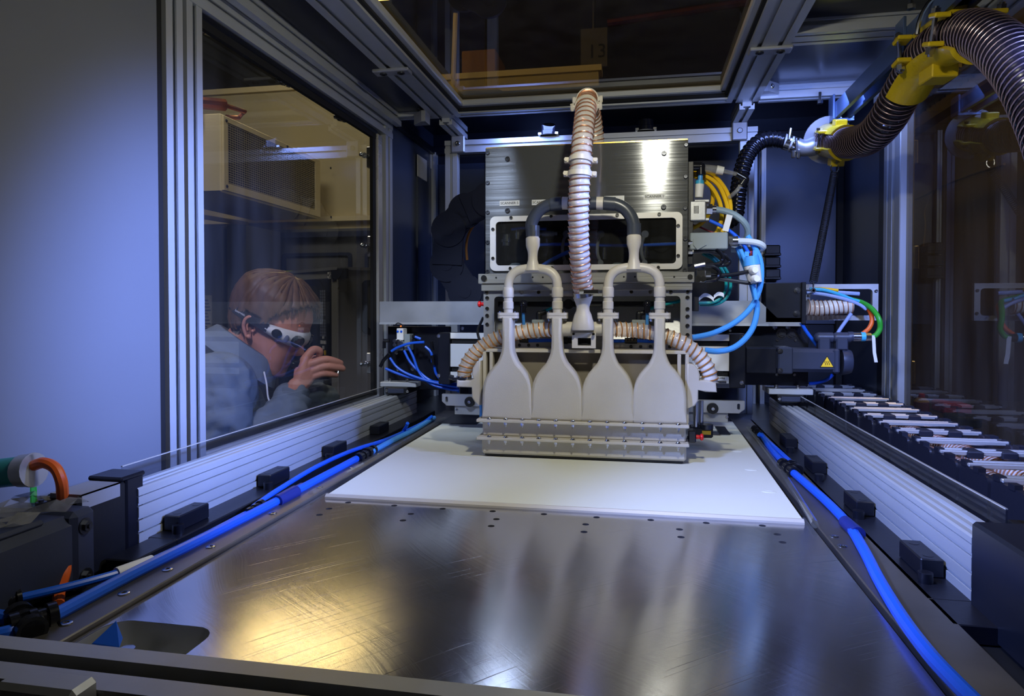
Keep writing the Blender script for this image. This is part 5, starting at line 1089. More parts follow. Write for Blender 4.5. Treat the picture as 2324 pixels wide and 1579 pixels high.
for i, (pts, lab) in enumerate((
    ([(1594, 575), (1620, 590), (1640, 615), (1648, 645), (1640, 670), (1620, 685), (1586, 688)], 'inner teal cable looping beside the ledge'),
    ([(1600, 572), (1630, 592), (1652, 620), (1658, 650), (1648, 676), (1625, 690), (1588, 692)], 'outer teal cable looping beside the ledge'))):
    solo('teal_cable', MB().tube(spline([P(u, v, Y=1.50+.01*i) for u, v in pts], 7), .0034, 8), 'teal', lab, 'cable')
q = MB()
for pts in ([(1586, 683), (1598, 674), (1610, 676), (1620, 684)], [(1620, 678), (1630, 671), (1642, 674), (1643, 684)]):
    w_ = spline([P(u, v, Y=1.49) for u, v in pts], 5); n = len(w_)
    q.add([p+V(0, d, s) for d in (0, .0006) for p in w_ for s in (0, .008)], [(2*i+o, 2*i+1+o, 2*i+3+o, 2*i+2+o) for o in (0, 2*n) for i in range(n-1)])
solo('cable_label', q, 'paper', 'curled white label strip on the teal cables', 'label')
solo('side_plug', bx(1572, 672, 1586, 706, 1.47, .03, .001), 'black', 'black plug at the right side of the carrier frame', 'plug')
solo('red_cable', MB().tube(spline([P(u, v, Y=1.53) for u, v in ((1566, 508), (1590, 516), (1620, 528), (1650, 536))], 6), .002, 6), 'dark_red', 'thin red cable behind the yellow coil', 'cable')
solo('black_cable', MB().tube(spline([P(u, v, Y=1.43) for u, v in ((1097, 720), (1090, 735), (1084, 752), (1088, 772))], 6), .003, 8), 'black', 'black cable left of the carrier frame above the tan hose', 'cable')
solo('air_tube', MB().tube(spline([P(u, v, Y=1.40) for u, v in ((1092, 918), (1093, 930), (1092, 952))], 5), .0042, 8), 'light_tube', 'bright blue tube at the left end of the nozzle box', 'tube')
solo('peg', MB().cyl(P(1620, 868, Y=1.40), P(1648, 868, Y=1.40), .004, n=8), 'steel', 'thin metal peg beside the right tan hose', 'peg')

# ================================================================ upper right: strut channel, suction hose, yellow clamps
st = thing('strut_channel', 'blue grey strut channel running back under the right roof panel', 'channel', (.515, 1.2, .79))
sx, sz0, sz1 = .515, .792, .832
part('channel', MB().prism([(-.0205, 0), (-.0205, .041), (.0205, .041), (.0205, 0), (.011, 0), (.011, .007), (.0175, .007), (.0175, .037), (-.0175, .037), (-.0175, .007), (-.011, .007), (-.011, 0)], (sx, 1.93, sz0), (1, 0, 0), (0, 0, 1), 1.6), 'channel_paint', st)
for y, s in ((1.44, 1), (1.92, 1)):
    q = MB().box(sx-.026, sx-.0205, y-.022, y+.022, sz0-.004, sz1+.022, .001).box(sx+.0205, sx+.026, y-.022, y+.022, sz0-.004, sz1+.005, .001).box(sx-.026, sx+.026, y-.022, y-.018, sz0-.008, sz0, .001)
    part('bracket', q, 'channel_paint', st)
pieces('stud', MB().cyl((0, 0, 0), (0, 0, .03), .004, n=8).cyl((0, 0, 0), (0, 0, .008), .008, n=6), 'steel', st, [(sx-.036, yc+.02, ZC-.03), (sx-.05, 1.93, ZC-.03), (sx+.03, yc+.02, ZC-.03)])
hx = [(1880, 318, .490), (1925, 324, .494), (1972, 312, .499), (2012, 272, .504), (2046, 212, .509), (2082, 152, .514), (2122, 108, .519), (2170, 80, .523), (2220, 77, .525), (2272, 108, .524), (2325, 168, .522), (2368, 245, .518), (2405, 335, .512), (2430, 430, .506)]
hpth = spline([P(u, v, X=x) for u, v, x in hx], 10)
ribbed('suction_hose', hpth, .0365, .0128, 'hose_black', 'copper_pale', 'thick dark ribbed suction hose hanging across the upper right corner', wr=.0010, n=26)
def shell(path, r0, r1, a0, a1, n=10, mb=None):
    """part of a thick tube wall round the path; angle 0 = world up side, measured round the path"""
    mb = mb or MB(); m = len(path); k = n+1; vv = []
    for i, c in enumerate(path):
        d = (path[min(i+1, m-1)]-path[max(i-1, 0)]).normalized(); up = (V(0, 0, 1)-d*d.z).normalized(); sd = d.cross(up)
        for r in (r0, r1):
            for j in range(k):
                a = a0+(a1-a0)*j/n; vv.append(c+up*math.cos(a)*r+sd*math.sin(a)*r)
    ff = []
    for i in range(m-1):
        o = i*2*k
        for j in range(n):
            ff.append((o+j, o+j+1, o+2*k+j+1, o+2*k+j)); ff.append((o+k+j, o+3*k+j, o+3*k+j+1, o+k+j+1))
        for j in (0, n): ff.append((o+j, o+2*k+j, o+3*k+j, o+k+j))
    for o in (0, (m-1)*2*k):
        for j in range(n): ff.append((o+j, o+j+1, o+k+j+1, o+k+j))
    return mb.add(vv, ff)
def lug(c, x, y, z, a, b, h, mb):
    M = Matrix((x, y, z)).transposed().to_4x4(); M.translation = c; mb.box(-a, a, -b, b, -h, h, .002, M)
def fr_at(path, i):
    d = (path[i+1]-path[i-1]).normalized(); up = (V(0, 0, 1)-d*d.z).normalized(); return path[i], d, up, d.cross(up)
yc1 = thing('hose_clamp', 'yellow cast hose clamp at the rear end of the suction hose', 'clamp', hpth[4])
seg = hpth[0:10]
part('lower_jaw', shell(seg, .037, .044, math.radians(110), math.radians(250)), 'yellow_paint', yc1); part('upper_jaw', shell(seg, .037, .043, math.radians(-60), math.radians(60)), 'yellow_paint', yc1)
c, d, up, sd = fr_at(hpth, 5)
def put_lug(t, name, *a): q = MB(); lug(*a, q); part(name, q, 'yellow_paint', t)
put_lug(yc1, 'mounting_boss', c-up*.049, sd, d, up, .016, .018, .011); put_lug(yc1, 'mounting_boss', c+up*.047, sd, d, up, .014, .016, .008)
for s in (-1, 1):
    put_lug(yc1, 'lug', c+sd*s*.044-up*.016, sd, d, up, .012, .012, .004); put_lug(yc1, 'lug', c+sd*s*.040+up*.026, sd, d, up, .012, .012, .004)
    q = MB(); q.cyl(c+sd*s*.047-up*.028, c+sd*s*.047+up*.036, .0034, n=8); q.cyl(c+sd*s*.047-up*.026, c+sd*s*.047-up*.020, .007, n=6); q.cyl(c+sd*s*.047+up*.03, c+sd*s*.047+up*.036, .007, n=6)
    part('clamp_bolt', q, 'steel', yc1)
# backing disc, hanger rods, elbow
hg = thing('hose_flange', 'round metal flange behind the rear yellow clamp with hanger rods and elbow', 'flange', hpth[0])
c0 = hpth[0]; d0 = (hpth[0]-hpth[3]).normalized()
part('disc', MB().lathe([(.036, -.002), (.062, -.002), (.062, .002), (.036, .002), (.036, -.002)], c0+d0*.004, d0, 30), 'alu_dull', hg)
part('hanger_rod', MB().cyl(V(c0.x-.02, c0.y-.005, c0.z+.04), V(c0.x-.02, c0.y-.005, sz0+.005), .004, n=8), 'steel', hg); part('hanger_rod', MB().cyl(V(c0.x+.022, c0.y-.03, c0.z+.04), V(c0.x+.022, c0.y-.03, sz0+.005), .004, n=8), 'steel', hg)
ep = spline([c0+d0*.0, c0+d0*.03, P(1845, 332, Y=1.95), P(1822, 336, Y=1.95), P(1806, 330, Y=1.95)], 6)
part('elbow', MB().tube(ep, [.034-.012*min(1, i/(len(ep)*.6)) for i in range(len(ep))], 18), 'alu', hg)
pq = lambda u, v, y=1.95: P(u, v, Y=y)
part('toggle', MB().cyl(pq(1905, 352, 1.88), pq(1944, 347, 1.86), .004, n=8).box(pq(1905, 352, 1.88).x-.006, pq(1925, 352, 1.88).x, 1.87, 1.885, pq(1905, 362, 1.88).z, pq(1905, 350, 1.88).z, .002), 'steel', hg)
bh = thing('black_hose', 'black ribbed hose arching from the rear flange down behind the housing', 'hose', pq(1800, 328))
bp_ = spline([pq(1786, 322), pq(1760, 316), pq(1732, 318, 1.94), pq(1708, 335, 1.93), pq(1692, 362, 1.92), pq(1682, 395, 1.91), pq(1676, 430, 1.90), pq(1672, 465, 1.89), pq(1668, 490, 1.88), pq(1652, 502, 1.87)], 9)
ribbed('', bp_, .0205, .0125, 'black_gloss', 'black_wire', '', t=bh, wr=.002, n=18)
hc = thing('hose_coupling', 'shiny hose coupling with two wing clamps between the black hose and the flange', 'coupling', pq(1795, 326))
a, b = pq(1786, 322), pq(1812, 331); dd = (b-a).normalized()
part('pipe', MB().cyl(a-dd*.012, b, .0195, n=18), 'pale_wrap', hc)
for k_, u in enumerate((.05, .6)):
    c = a.lerp(b, u); q = MB(); q.lathe([(.0205, -.006), (.0225, -.006), (.0225, .006), (.0205, .006), (.0205, -.006)], c, dd, 20); part('clamp_band', q, 'steel', hc)
c = a.lerp(b, .62); part('wing', MB().box(c.x-.012, c.x-.002, c.y-.03, c.y-.02, c.z-.042, c.z-.022, .002).box(c.x+.002, c.x+.010, c.y-.03, c.y-.02, c.z-.044, c.z-.024, .002).cyl(c+V(0, -.026, -.026), c+V(0, -.026, .01), .004, n=8).cyl(a+V(.0, -.024, 0), a+V(.004, -.024, .03), .004, n=8), 'steel', hc)
# second yellow clamp on the bend
i0 = min(range(len(hpth)), key=lambda i: abs(proj(hpth[i])[0]-2052)); i1 = min(range(len(hpth)), key=lambda i: abs(proj(hpth[i])[0]-2228))
im_ = (i0+i1)//2
yc2 = thing('hose_clamp', 'large yellow cast hose clamp holding the bend of the suction hose', 'clamp', hpth[im_])
part('lower_jaw', shell(hpth[i0:i1], .0375, .045, math.radians(118), math.radians(285), 14), 'yellow_paint', yc2)
iu0, iu1 = i0+(i1-i0)*4//10, i0+(i1-i0)*8//10
part('upper_jaw', shell(hpth[iu0:iu1], .0375, .044, math.radians(-60), math.radians(50), 10), 'yellow_paint', yc2)
c, d, up, sd = fr_at(hpth, im_)
put_lug(yc2, 'mounting_boss', c-up*.052, sd, d, up, .022, .026, .012)
c2, d2, up2, sd2 = fr_at(hpth, (iu0+iu1)//2); put_lug(yc2, 'mounting_boss', c2+up2*.052-d2*.01, sd2, d2, up2, .018, .02, .014)
for cc, dd_, uu, ss in (fr_at(hpth, iu0-2), fr_at(hpth, iu1)):
    for s in (-1, 1):
        put_lug(yc2, 'lug', cc+ss*s*.046-uu*.014, ss, dd_, uu, .013, .014, .004); put_lug(yc2, 'lug', cc+ss*s*.042+uu*.03, ss, dd_, uu, .013, .014, .004)
        q = MB(); q.cyl(cc+ss*s*.049-uu*.034, cc+ss*s*.049+uu*.044, .004, n=8); q.cyl(cc+ss*s*.049-uu*.03, cc+ss*s*.049-uu*.019, .0075, n=6); q.cyl(cc+ss*s*.049+uu*.034, cc+ss*s*.049+uu*.041, .0075, n=6)
        part('clamp_bolt', q, 'steel', yc2)
part('hanger_loop', MB().tube([c2+sd2*(.05*math.cos(a))+up2*(.01+.07*math.sin(a)) for a in [PI*i/12 for i in range(13)]], .004, 8), 'steel', yc2)
# tension spring
sa, sb = P(1894, 392, Y=1.86), P(1846, 640, Y=1.71)
ts = thing('tension_spring', 'long thin dark tension spring hanging from the rear yellow clamp', 'spring', sb)
part('coil', MB().tube(helix([sa.lerp(sb, i/20) for i in range(21)], .0085, .0052, 12), .0012, 5), 'steel_dark', ts)
part('hook', MB().tube([sa+V(0, 0, .0)]+[sa+V(.009*math.cos(a), 0, .012+.012*math.sin(a)) for a in [-PI/2+2*PI*i/12 for i in range(12)]], .0018, 6).tube([sb, sb+V(0, 0, -.012), P(1846, 656, Y=1.70)], .0018, 6), 'steel', ts)
part('swivel', MB().cyl(sa+V(0, 0, .024), sa+V(.001, 0, .042), .004, n=10).cyl(sa+V(.001, 0, .042), V(hpth[5].x, hpth[5].y, hpth[5].z-.055), .006, n=10), 'steel', ts)
# black terminal block behind
tb = thing('terminal_block', 'black ribbed terminal block on the rear panel beside the spring', 'block', P(1753, 640, Y=2.33))
for k in range(3):
    q = bx(1737, 556+k*27, 1771, 580+k*27, 2.33, .05, .003); bx(1735+k % 2, 574+k*27, 1773, 580+k*27, 2.325, .05, .002, q); part('block', q, 'black', tb)
# rear cable chain loop (round discs)
rcx = thing('rear_cable_chain', 'dark round linked cable chain curving behind the left of the scanner housing', 'cable chain', P(1040, 660, Y=1.95))
cs = [(1110, 452), (1055, 478), (1017, 520), (1013, 600), (1055, 662), (1105, 690)]
for k, (u, v) in enumerate(cs):
    yy = 1.94+.012*(k % 2); c = P(u, v, Y=yy); q = MB(); q.cyl(c, c+V(0, .012, 0), .052, n=28); q.cyl(c+V(0, -.002, 0), c, .0185, n=20)
    if k+1 < len(cs):
        e = P(cs[k+1][0], cs[k+1][1], Y=yy); d = (e-c).normalized(); M = Matrix((d, V(0, 1, 0), d.cross(V(0, 1, 0)))).transposed().to_4x4(); M.translation = (c+e)/2+V(0, .009, 0); q.box(-(e-c).length/2, (e-c).length/2, -.004, .004, -.045, .045, 0, M)
    part('chain_link', q, 'chain_blue', rcx)
part('rear_mount', MB().box(P(1100, 560, Y=1.96).x-.01, P(1100, 560, Y=1.96).x+.03, 1.965, YW, .36, .40), 'black', rcx)
part('amber_cable', MB().tube(spline([P(u, v, Y=1.99) for u, v in ((1102, 485), (1080, 505), (1064, 530), (1058, 560), (1060, 590))], 6), .004, 6), 'amber_wire', rcx)
# cylinders on the portal beam
for u, lab in ((1245, 'shiny round damper on the portal beam left of the ribbed hose'), (1466, 'shiny round damper on the portal beam right of the ribbed hose')):
    p = P(u, 308-(u-1245)*.055, Y=2.13); p.z = pz; t = thing('damper', lab, 'damper', p, 'round dampers on the portal beam')
    part('drum', MB().lathe([(.026, 0), (.026, .012), (.022, .014), (.022, .032), (.02, .034), (0, .034)], p, n=24), 'black_gloss', t); part('foot', MB().box(p.x-.032, p.x+.032, p.y-.014, p.y+.02, p.z, p.z+.008, .001), 'steel', t)
# hose inside the right energy chain
for i, (x, lab) in enumerate(((.585, 'copper ribbed hose lying in the right cable chain'), (.535, 'second copper ribbed hose lying in the right cable chain'))):
    ribbed('chain_hose', [V(x, .72, .036), V(x, 1.0, .036), V(x, 1.35-.2*i, .032), V(x, 1.7-.3*i, .025)], .0185-.002*i, .0105, 'hose_clear', 'copper', lab, wr=.0013, n=16)
# ================================================================ hall behind the left window
ax = thing('air_cooler', 'cream wall air cooler with a dark mesh grille seen through the left window', 'air cooler', (-2.2, 3.4, .3))
XA = -1.98; A = lambda u, v: P(u, v, X=XA)
c0, c1, c2, c3 = A(500, 262), A(724, 356), A(722, 495), A(500, 436)
zt_, zb_ = (c0.z+c1.z)/2, (c2.z+c3.z)/2
part('cabinet', MB().box(XA-.45, XA, c0.y, min(c1.y, YH-.02), zb_, zt_, .006), 'hall_cream', ax)
g0, g1 = A(512, 281), A(712, 365); g2, g3 = A(712, 474), A(512, 419); gz1, gz0 = (g0.z+g1.z)/2, (g2.z+g3.z)/2
part('front_frame', MB().prism([(c0.y+.01, zb_+.01), (min(c1.y, YH-.02)-.01, zb_+.01), (min(c1.y, YH-.02)-.01, zt_-.01), (c0.y+.01, zt_-.01)], (XA, 0, 0), (0, 1, 0), (0, 0, 1), .012, holes=[[(g0.y, gz0), (g1.y, gz0), (g1.y, gz1), (g0.y, gz1)]]), 'hall_cream', ax)
part('grille_back', MB().box(XA, XA+.002, g0.y, g1.y, gz0, gz1), 'mesh_dark', ax)
q = MB(); n = 46
for i in range(n):
    y = g0.y+(g1.y-g0.y)*(i+.5)/n; q.box(XA+.005, XA+.007, y-.0022, y+.0022, gz0, gz1)
for i in range(26):
    z_ = gz0+(gz1-gz0)*(i+.5)/26; q.box(XA+.006, XA+.008, g0.y, g1.y, z_-.002, z_+.002)
o = part('grille_mesh', q, 'hall_cream_dim', ax); o['kind'] = 'stuff'
pieces('panel_screw', screw_mb(.008, .004), 'steel_dark', ax, [(XA+.012, c0.y+.03, zt_-.03), (XA+.012, c0.y+.03, zb_+.03), (XA+.012, YH-.06, zt_-.03), (XA+.012, YH-.06, zb_+.03), (XA+.012, (c0.y+YH)/2, zt_-.02)], (1, 0, 0))
part('side_door', MB().box(XA-.42, XA-.16, c0.y-.01, c0.y, zb_+.03, zt_-.02, .003), 'hall_cream', ax)
cpz = zt_
solo('copper_pipe', MB().tube(spline([A(478, 236)+V(-.12, 0, .02), A(500, 240)+V(-.1, 0, .02), A(530, 246)+V(-.05, 0, .02)], 5), .03, 10).tube([A(530, 246)+V(-.05, 0, .02), A(564, 262)+V(-.02, 0, .02), A(562, 266)+V(-.05, .0, -.0), A(535, 264)+V(-.05, 0, 0)], .012, 8).tube([A(492, 240)+V(-.1, 0, .02), A(492, 258)+V(-.1, 0, -.03)], .02, 8), 'copper_pipe', 'brown copper pipe loop with dark valve on top of the air cooler', 'pipe')
# machine cabinet with control panel
YC = 2.62
pc, plft, prt = P(768, 700, Y=YC), P(632, 700, Y=YC+.34), P(880, 700, Y=YC+.12)
ztop = P(768, 612, Y=YC).z
cc = thing('machine_cabinet', 'pale grey machine cabinet with a dark control panel behind the man', 'cabinet', (pc.x, pc.y, -.95))
bkv = V(prt.x-pc.x, prt.y-pc.y, 0)
poly = [(pc.x, pc.y), (prt.x, prt.y), (prt.x+(plft.x-pc.x), prt.y+(plft.y-pc.y)+.2), (plft.x, plft.y)]
part('body', MB().prism(poly, (0, 0, -.95), (1, 0, 0), (0, 1, 0), ztop+.95), 'cnc_grey', cc)
fx = V(pc.x-plft.x, pc.y-plft.y, 0); fl_ = fx.length; fx.normalize(); fn = V(fx.y, -fx.x, 0)      # left face: along fx, normal fn
ZL = lambda v: P(740, v, Y=YC+.07).z
def face_box(s0, s1, z0, z1, d, off=0.0, o=pc, ax_=fx, nn=fn, b=0.0):
    M = Matrix((ax_, nn, V(0, 0, 1))).transposed().to_4x4(); M.translation = V(o.x, o.y, 0); return MB().box(s0, s1, off, off+d, z0, z1, b, M)
part('control_panel', face_box(-fl_+.02, -.058, ZL(1010), ZL(632), .012, 0, b=.003), 'navy_panel', cc)
part('screen', face_box(-fl_+.04, -.15, ZL(780), ZL(648), .002, .012), 'lens', cc)
k0 = face_box(-.006, .006, -.005, .005, .004, 0, o=V(0, 0, 0)); kk = []
for r_ in range(16):
    if r_ in (9,): continue
    for c_ in range(3):
        kk.append(pc+fx*(-.122+.017*c_)+fn*.012+V(0, 0, ZL(661+r_*6.6)-pc.z))
me_, _ = mesh_of('key', k0, 'key_grey', False)
for p in kk:
    o = bpy.data.objects.new('key', me_); C.objects.link(o); put(o, cc, p)
for dx, dz in ((0, 0), (-.016, 0), (.016, 0), (0, .022), (0, -.022)): part('arrow_key', face_box(-.104+dx-.006, -.104+dx+.006, ZL(776)+dz-.007, ZL(776)+dz+.007, .004, .012), 'white', cc)
part('yellow_key', face_box(-.094, -.084, ZL(804), ZL(794), .004, .012), 'sign_yellow', cc)
part('key_lamp', face_box(-.126, -.121, ZL(668), ZL(665), .004, .012), 'led_green', cc)
part('edge_strip', MB().cyl(V(pc.x, pc.y-.003, ZL(1000)), V(pc.x, pc.y-.003, ZL(636)), .004, n=8), 'alu_bright', cc)
part('corner_cap', face_box(-.05, .004, ZL(634), ZL(612), .006, 0).add(*(lambda m_: (m_.v, m_.f))(MB().box(pc.x, pc.x+.04, pc.y-.012, pc.y+.01, ZL(634), ZL(612)))), 'black', cc)
sg = part('sign_plate', face_box(-.085, -.055, ZL(633), ZL(618), .004, 0), 'white', cc)
text('sign_text', '+S', .03, pc+fx*-.07+fn*.0045+V(0, 0, ZL(625.5)-pc.z), fx, (0, 0, 1), 'ink', sg)
part('top_rim', MB().prism([(a, b-.01) for a, b in poly[:1]]+poly[1:], (0, 0, ztop), (1, 0, 0), (0, 1, 0), .012), 'alu_dull', cc)
rx = bkv.normalized(); rn = V(rx.y, -rx.x, 0)
wdo = [(P(822, 700, Y=YC+.06)-pc).dot(rx), (prt-pc).dot(rx)+.02]
M = MB().prism(rrect(wdo[0], wdo[1]+.15, P(830, 757, Y=YC+.08).z, P(830, 636, Y=YC+.08).z, .02), (pc.x, pc.y-.004, 0), (rx.x, rx.y, 0), (0, 0, 1), -.01 if False else .012, holes=[rrect(wdo[0]+.022, wdo[1]+.13, P(830, 745, Y=YC+.08).z, P(830, 649, Y=YC+.08).z, .012)])
part('door_window', M, 'black', cc, 'rounded black door window surround')
lt = thing('signal_lamp_bar', 'flat lime and red signal lamp bar on top of the machine cabinet', 'lamp', P(665, 620, Y=3.1))
p0, p1 = P(617, 617, Y=3.1), P(706, 614, Y=3.1); zz0 = P(665, 624, Y=3.1).z
part('red_bar', MB().box(P(637, 620, Y=3.1).x, P(703, 620, Y=3.1).x, 3.1, 3.16, zz0-.004, zz0+.010), 'red', lt); part('lime_bar', MB().box(p0.x, p1.x, 3.12, 3.18, zz0+.012, zz0+.022), 'lime', lt)
part('stand', MB().box(P(650, 620, Y=3.1).x, P(690, 620, Y=3.1).x, 3.11, 3.15, ztop, zz0-.004), 'black', lt)
# darker machines and cupboards along the wall
mh_ = thing('machine_hood', 'dark grey machine hood with framed panels below the wall ledge', 'machine', (-1.2, 3.9, -.95))
a, b = P(600, 515, Y=3.7), P(870, 515, Y=3.7)
part('body', MB().box(a.x, b.x+.3, 3.7, 4.1, -.95, P(700, 520, Y=3.7).z), 'hood_grey', mh_)
for u0, u1 in ((640, 798), (828, 900)):
    part('panel_frame', MB().prism(rrect(P(u0, 600, Y=3.69).x, P(u1, 600, Y=3.69).x, P(700, 680, Y=3.69).z, P(700, 574, Y=3.69).z, .02), (0, 3.7, 0), (1, 0, 0), (0, 0, 1), .012, holes=[rrect(P(u0+8, 600, Y=3.69).x, P(u1-8, 600, Y=3.69).x, P(700, 676, Y=3.69).z, P(700, 581, Y=3.69).z, .012)]), 'navy', mh_)
part('top_rail', MB().box(a.x, b.x+.3, 3.66, 3.7, P(700, 540, Y=3.7).z, P(700, 528, Y=3.7).z), 'navy', mh_)
cu = thing('grey_cupboard', 'dim grey cupboard with a pinned notice behind the man on the left', 'cupboard', (-1.9, 3.3, -.95))
a, b = P(400, 700, Y=3.3), P(505, 700, Y=3.3)
part('body', MB().box(a.x, b.x, 3.3, 3.75, -.95, P(480, 512, Y=3.3).z), 'hood_grey', cu); part('door', MB().box(b.x+.03, P(560, 700, Y=3.3).x, 3.3, 3.65, -.95, P(480, 512, Y=3.3).z), 'hood_grey', cu)
part('shelf', MB().box(a.x, b.x, 3.22, 3.3, P(470, 770, Y=3.3).z, P(470, 762, Y=3.3).z), 'hall_cream', cu)
nb_ = part('notice', MB().box(P(455, 700, Y=3.29).x, P(479, 700, Y=3.29).x, 3.29, 3.299, P(470, 744, Y=3.29).z, P(470, 670, Y=3.29).z), 'paper_dim', cu)
q = MB()
for i in range(9): q.box(P(457, 700, Y=3.285).x, P(457+12+(i*7) % 9, 700, Y=3.285).x, 3.288, 3.29, P(470, 742-i*7.5, Y=3.285).z, P(470, 740-i*7.5, Y=3.285).z)
part('print_lines', q, 'navy', nb_)
gcb = P(470, 800, Y=3.2); solo('green_bin', MB().box(P(440, 800, Y=3.2).x, P(500, 800, Y=3.2).x, 3.05, 3.2, -.95, P(470, 772, Y=3.2).z, .01), 'olive', 'dark green bin below the notice behind the man', 'bin')
solo('wall_pipe', MB().cyl(P(448, 490, Y=3.5), P(560, 508, Y=3.9), .014, n=10), 'hall_cream', 'pale pipe running along under the air cooler', 'pipe')
# things seen through the roof pane
hl = thing('hall_lamp', 'bright warm hall lamp glimpsed through the roof pane at the top edge', 'lamp', (0, 0, 0))
pl0, pl1 = P(826, 5, Z=2.6), P(888, 5, Z=2.6)
LY = pl0.y; LX0, LX1 = pl0.x-.1, pl1.x
part('housing', MB().box(LX0-.03, LX1+.03, LY-1.15, LY+.02, 2.62, 2.70, .01), 'white', hl); part('diffuser', MB().box(LX0, LX1, LY-1.1, LY, 2.60, 2.625), 'lamp_tube', hl); hl.location = (LX0, LY, 2.6) if False else hl.location
part('suspension', MB().cyl((LX0+.1, LY-.2, 2.69), (LX0+.1, LY-.2, 3.3), .006, n=6).cyl((LX0+.1, LY-.9, 2.69), (LX0+.1, LY-.9, 3.3), .006, n=6), 'steel_dark', hl)
fl_ = thing('floodlight', 'warm hall floodlight beyond the beige wall, mirrored in the polished cover plate', 'lamp', P(790, 150, Y=5.6))
a, b = P(540, 98, Y=5.6), P(800, 40, Y=5.6)
part('housing', MB().box(a.x-.04, b.x+.04, 5.6, 5.72, a.z-.04, b.z+.04, .01), 'black', fl_); part('diffuser', MB().box(a.x, b.x, 5.585, 5.6, a.z, b.z), 'flood_lens', fl_)
part('bracket', MB().cyl(V((a.x+b.x)/2, 5.66, b.z+.03), V((a.x+b.x)/2, 5.66, 3.3), .02, n=8), 'black', fl_)
cb2 = solo('cardboard_box', MB().box(P(1050, 150, Y=YH).x, P(1125, 150, Y=YH).x, YH-.02, YH+.3, zt+.035, zt+.17), 'kraft', 'brown cardboard box on top of the beige partition wall', 'box')
pil = thing('hanging_sign', 'dark hanging plate bearing the number 13 above the roof pane', 'sign', P(1345, 118, Y=4.6))
a = P(1318, 66, Y=4.6); b = P(1378, 150, Y=4.6)
part('plate', MB().box(a.x, b.x, 4.6, 4.62, b.z, a.z), 'sign_grey', pil); part('suspension', MB().cyl(V((a.x+b.x)/2, 4.61, a.z), V((a.x+b.x)/2, 4.61, 3.3), .01, n=8), 'steel_dark', pil)
text('number', '13', .13, V((a.x+b.x)/2+.02, 4.598, P(1345, 118, Y=4.6).z), (1, 0, 0), (0, 0, 1), 'ink', pil)
solo('red_pipe', MB().cyl(P(1380, 52, Y=5.2), P(1700, 4, Y=5.0), .03, n=8), 'copper_pipe', 'reddish pipe high in the hall seen through the roof pane', 'pipe')
solo('roof_conduit', MB().cyl(P(1034, 30, Y=3.9), P(1027, 225, Y=4.0), .014, n=8), 'hall_cream', 'pale vertical conduit seen through the roof pane', 'conduit')
# ================================================================ hall behind the right window
XB = 1.25; B = lambda u, v: P(u, v, X=XB)
pb_ = thing('perforated_beam', 'beige perforated beam slanting up behind the right window', 'beam', (XB, 3, 1.1))
zt2, zb2 = B(2150, 205).z, B(2150, 245).z
part('beam', MB().box(XB, XB+.06, 1.1, 4.6, zb2, zt2), 'hall_beige', pb_); part('top_flange', MB().box(XB-.05, XB+.06, 1.1, 4.6, zt2, zt2+.006), 'hall_beige', pb_)
pieces('hole', MB().cyl((0, 0, 0), (0, 0, .002), .0055, n=8), 'black', pb_, [((XB, 1.3+.05*i, zt2-.018), (-1, 0, 0)) for i in range(50)])
part('post', MB().box(XB+.005, XB+.055, 4.4, 4.46, -.95, zb2), 'hall_beige', pb_); part('post', MB().box(XB+.005, XB+.055, 1.15, 1.21, -.95, zb2), 'hall_beige', pb_)
struct('wall_hall_right', MB().box(1.93, 2.03, -2.5, 6.1, -.95, 2.2), 'hall_beige', None, 'dim beige hall wall behind the right window')
cr = V(1.9, 0, 0); R_ = lambda u, v: P(u, v, X=1.925)
solo('hanging_cable', MB().tube(spline([R_(2040, 462), R_(2085, 448), R_(2130, 425), R_(2170, 408), R_(2220, 390), R_(2280, 372)], 6), .008, 6).tube(spline([R_(2122, 430), R_(2108, 452), R_(2098, 480), R_(2100, 510), R_(2095, 560), R_(2080, 620), R_(2060, 690)], 6), .006, 6), 'hall_beige', 'pale cable tied up and hanging behind the right window', 'cable')
hw2 = thing('cabinet_door', 'dark hall cabinet with a rounded black window frame behind the right window', 'cabinet', P(2060, 760, Y=3.6))
a, b = P(2012, 700, Y=3.6), P(2120, 700, Y=3.6)
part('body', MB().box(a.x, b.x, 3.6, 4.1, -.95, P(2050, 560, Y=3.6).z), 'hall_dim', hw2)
part('window_surround', MB().prism(rrect(P(2015, 700, Y=3.59).x, P(2080, 700, Y=3.59).x, P(2050, 782, Y=3.59).z, P(2050, 642, Y=3.59).z, .03), (0, 3.6, 0), (1, 0, 0), (0, 0, 1), .02, holes=[rrect(P(2025, 700, Y=3.59).x, P(2068, 700, Y=3.59).x, P(2050, 766, Y=3.59).z, P(2050, 658, Y=3.59).z, .02)]), 'navy', hw2)
YS = 2.5; S = lambda u, v: P(u, v, Y=YS)
zs_ = S(2150, 948).z
wbn = thing('work_bench', 'dark work bench outside the right window with cans and boxes', 'bench', (1.4, 2.6, -.95))
part('top', MB().box(.75, 1.91, YS-.5, YS+.5, zs_-.04, zs_, .004), 'hood_grey', wbn)
for x in (.8, 1.86):
    for y in (YS-.45, YS+.4): part('leg', MB().box(x-.02, x+.02, y, y+.04, -.95, zs_-.04), 'hood_grey', wbn)
p = S(2091, 940); p.z = zs_; sc_ = thing('spray_can', 'spray can with a red cap on the bench behind the right window', 'can', p)
hh = S(2091, 908).z-zs_
part('body', MB().lathe([(.022, 0), (.023, .004), (.023, hh-.006), (.012, hh+.008), (.010, hh+.012)], p, n=18), 'dark_red', sc_); part('collar', MB().lathe([(.023, hh-.008), (.021, hh), (.012, hh+.009)], p, n=18), 'hall_cream', sc_); part('cap', MB().lathe([(.010, hh+.008), (.010, hh+.02), (.006, hh+.024), (0, hh+.024)], p, n=14), 'red', sc_)
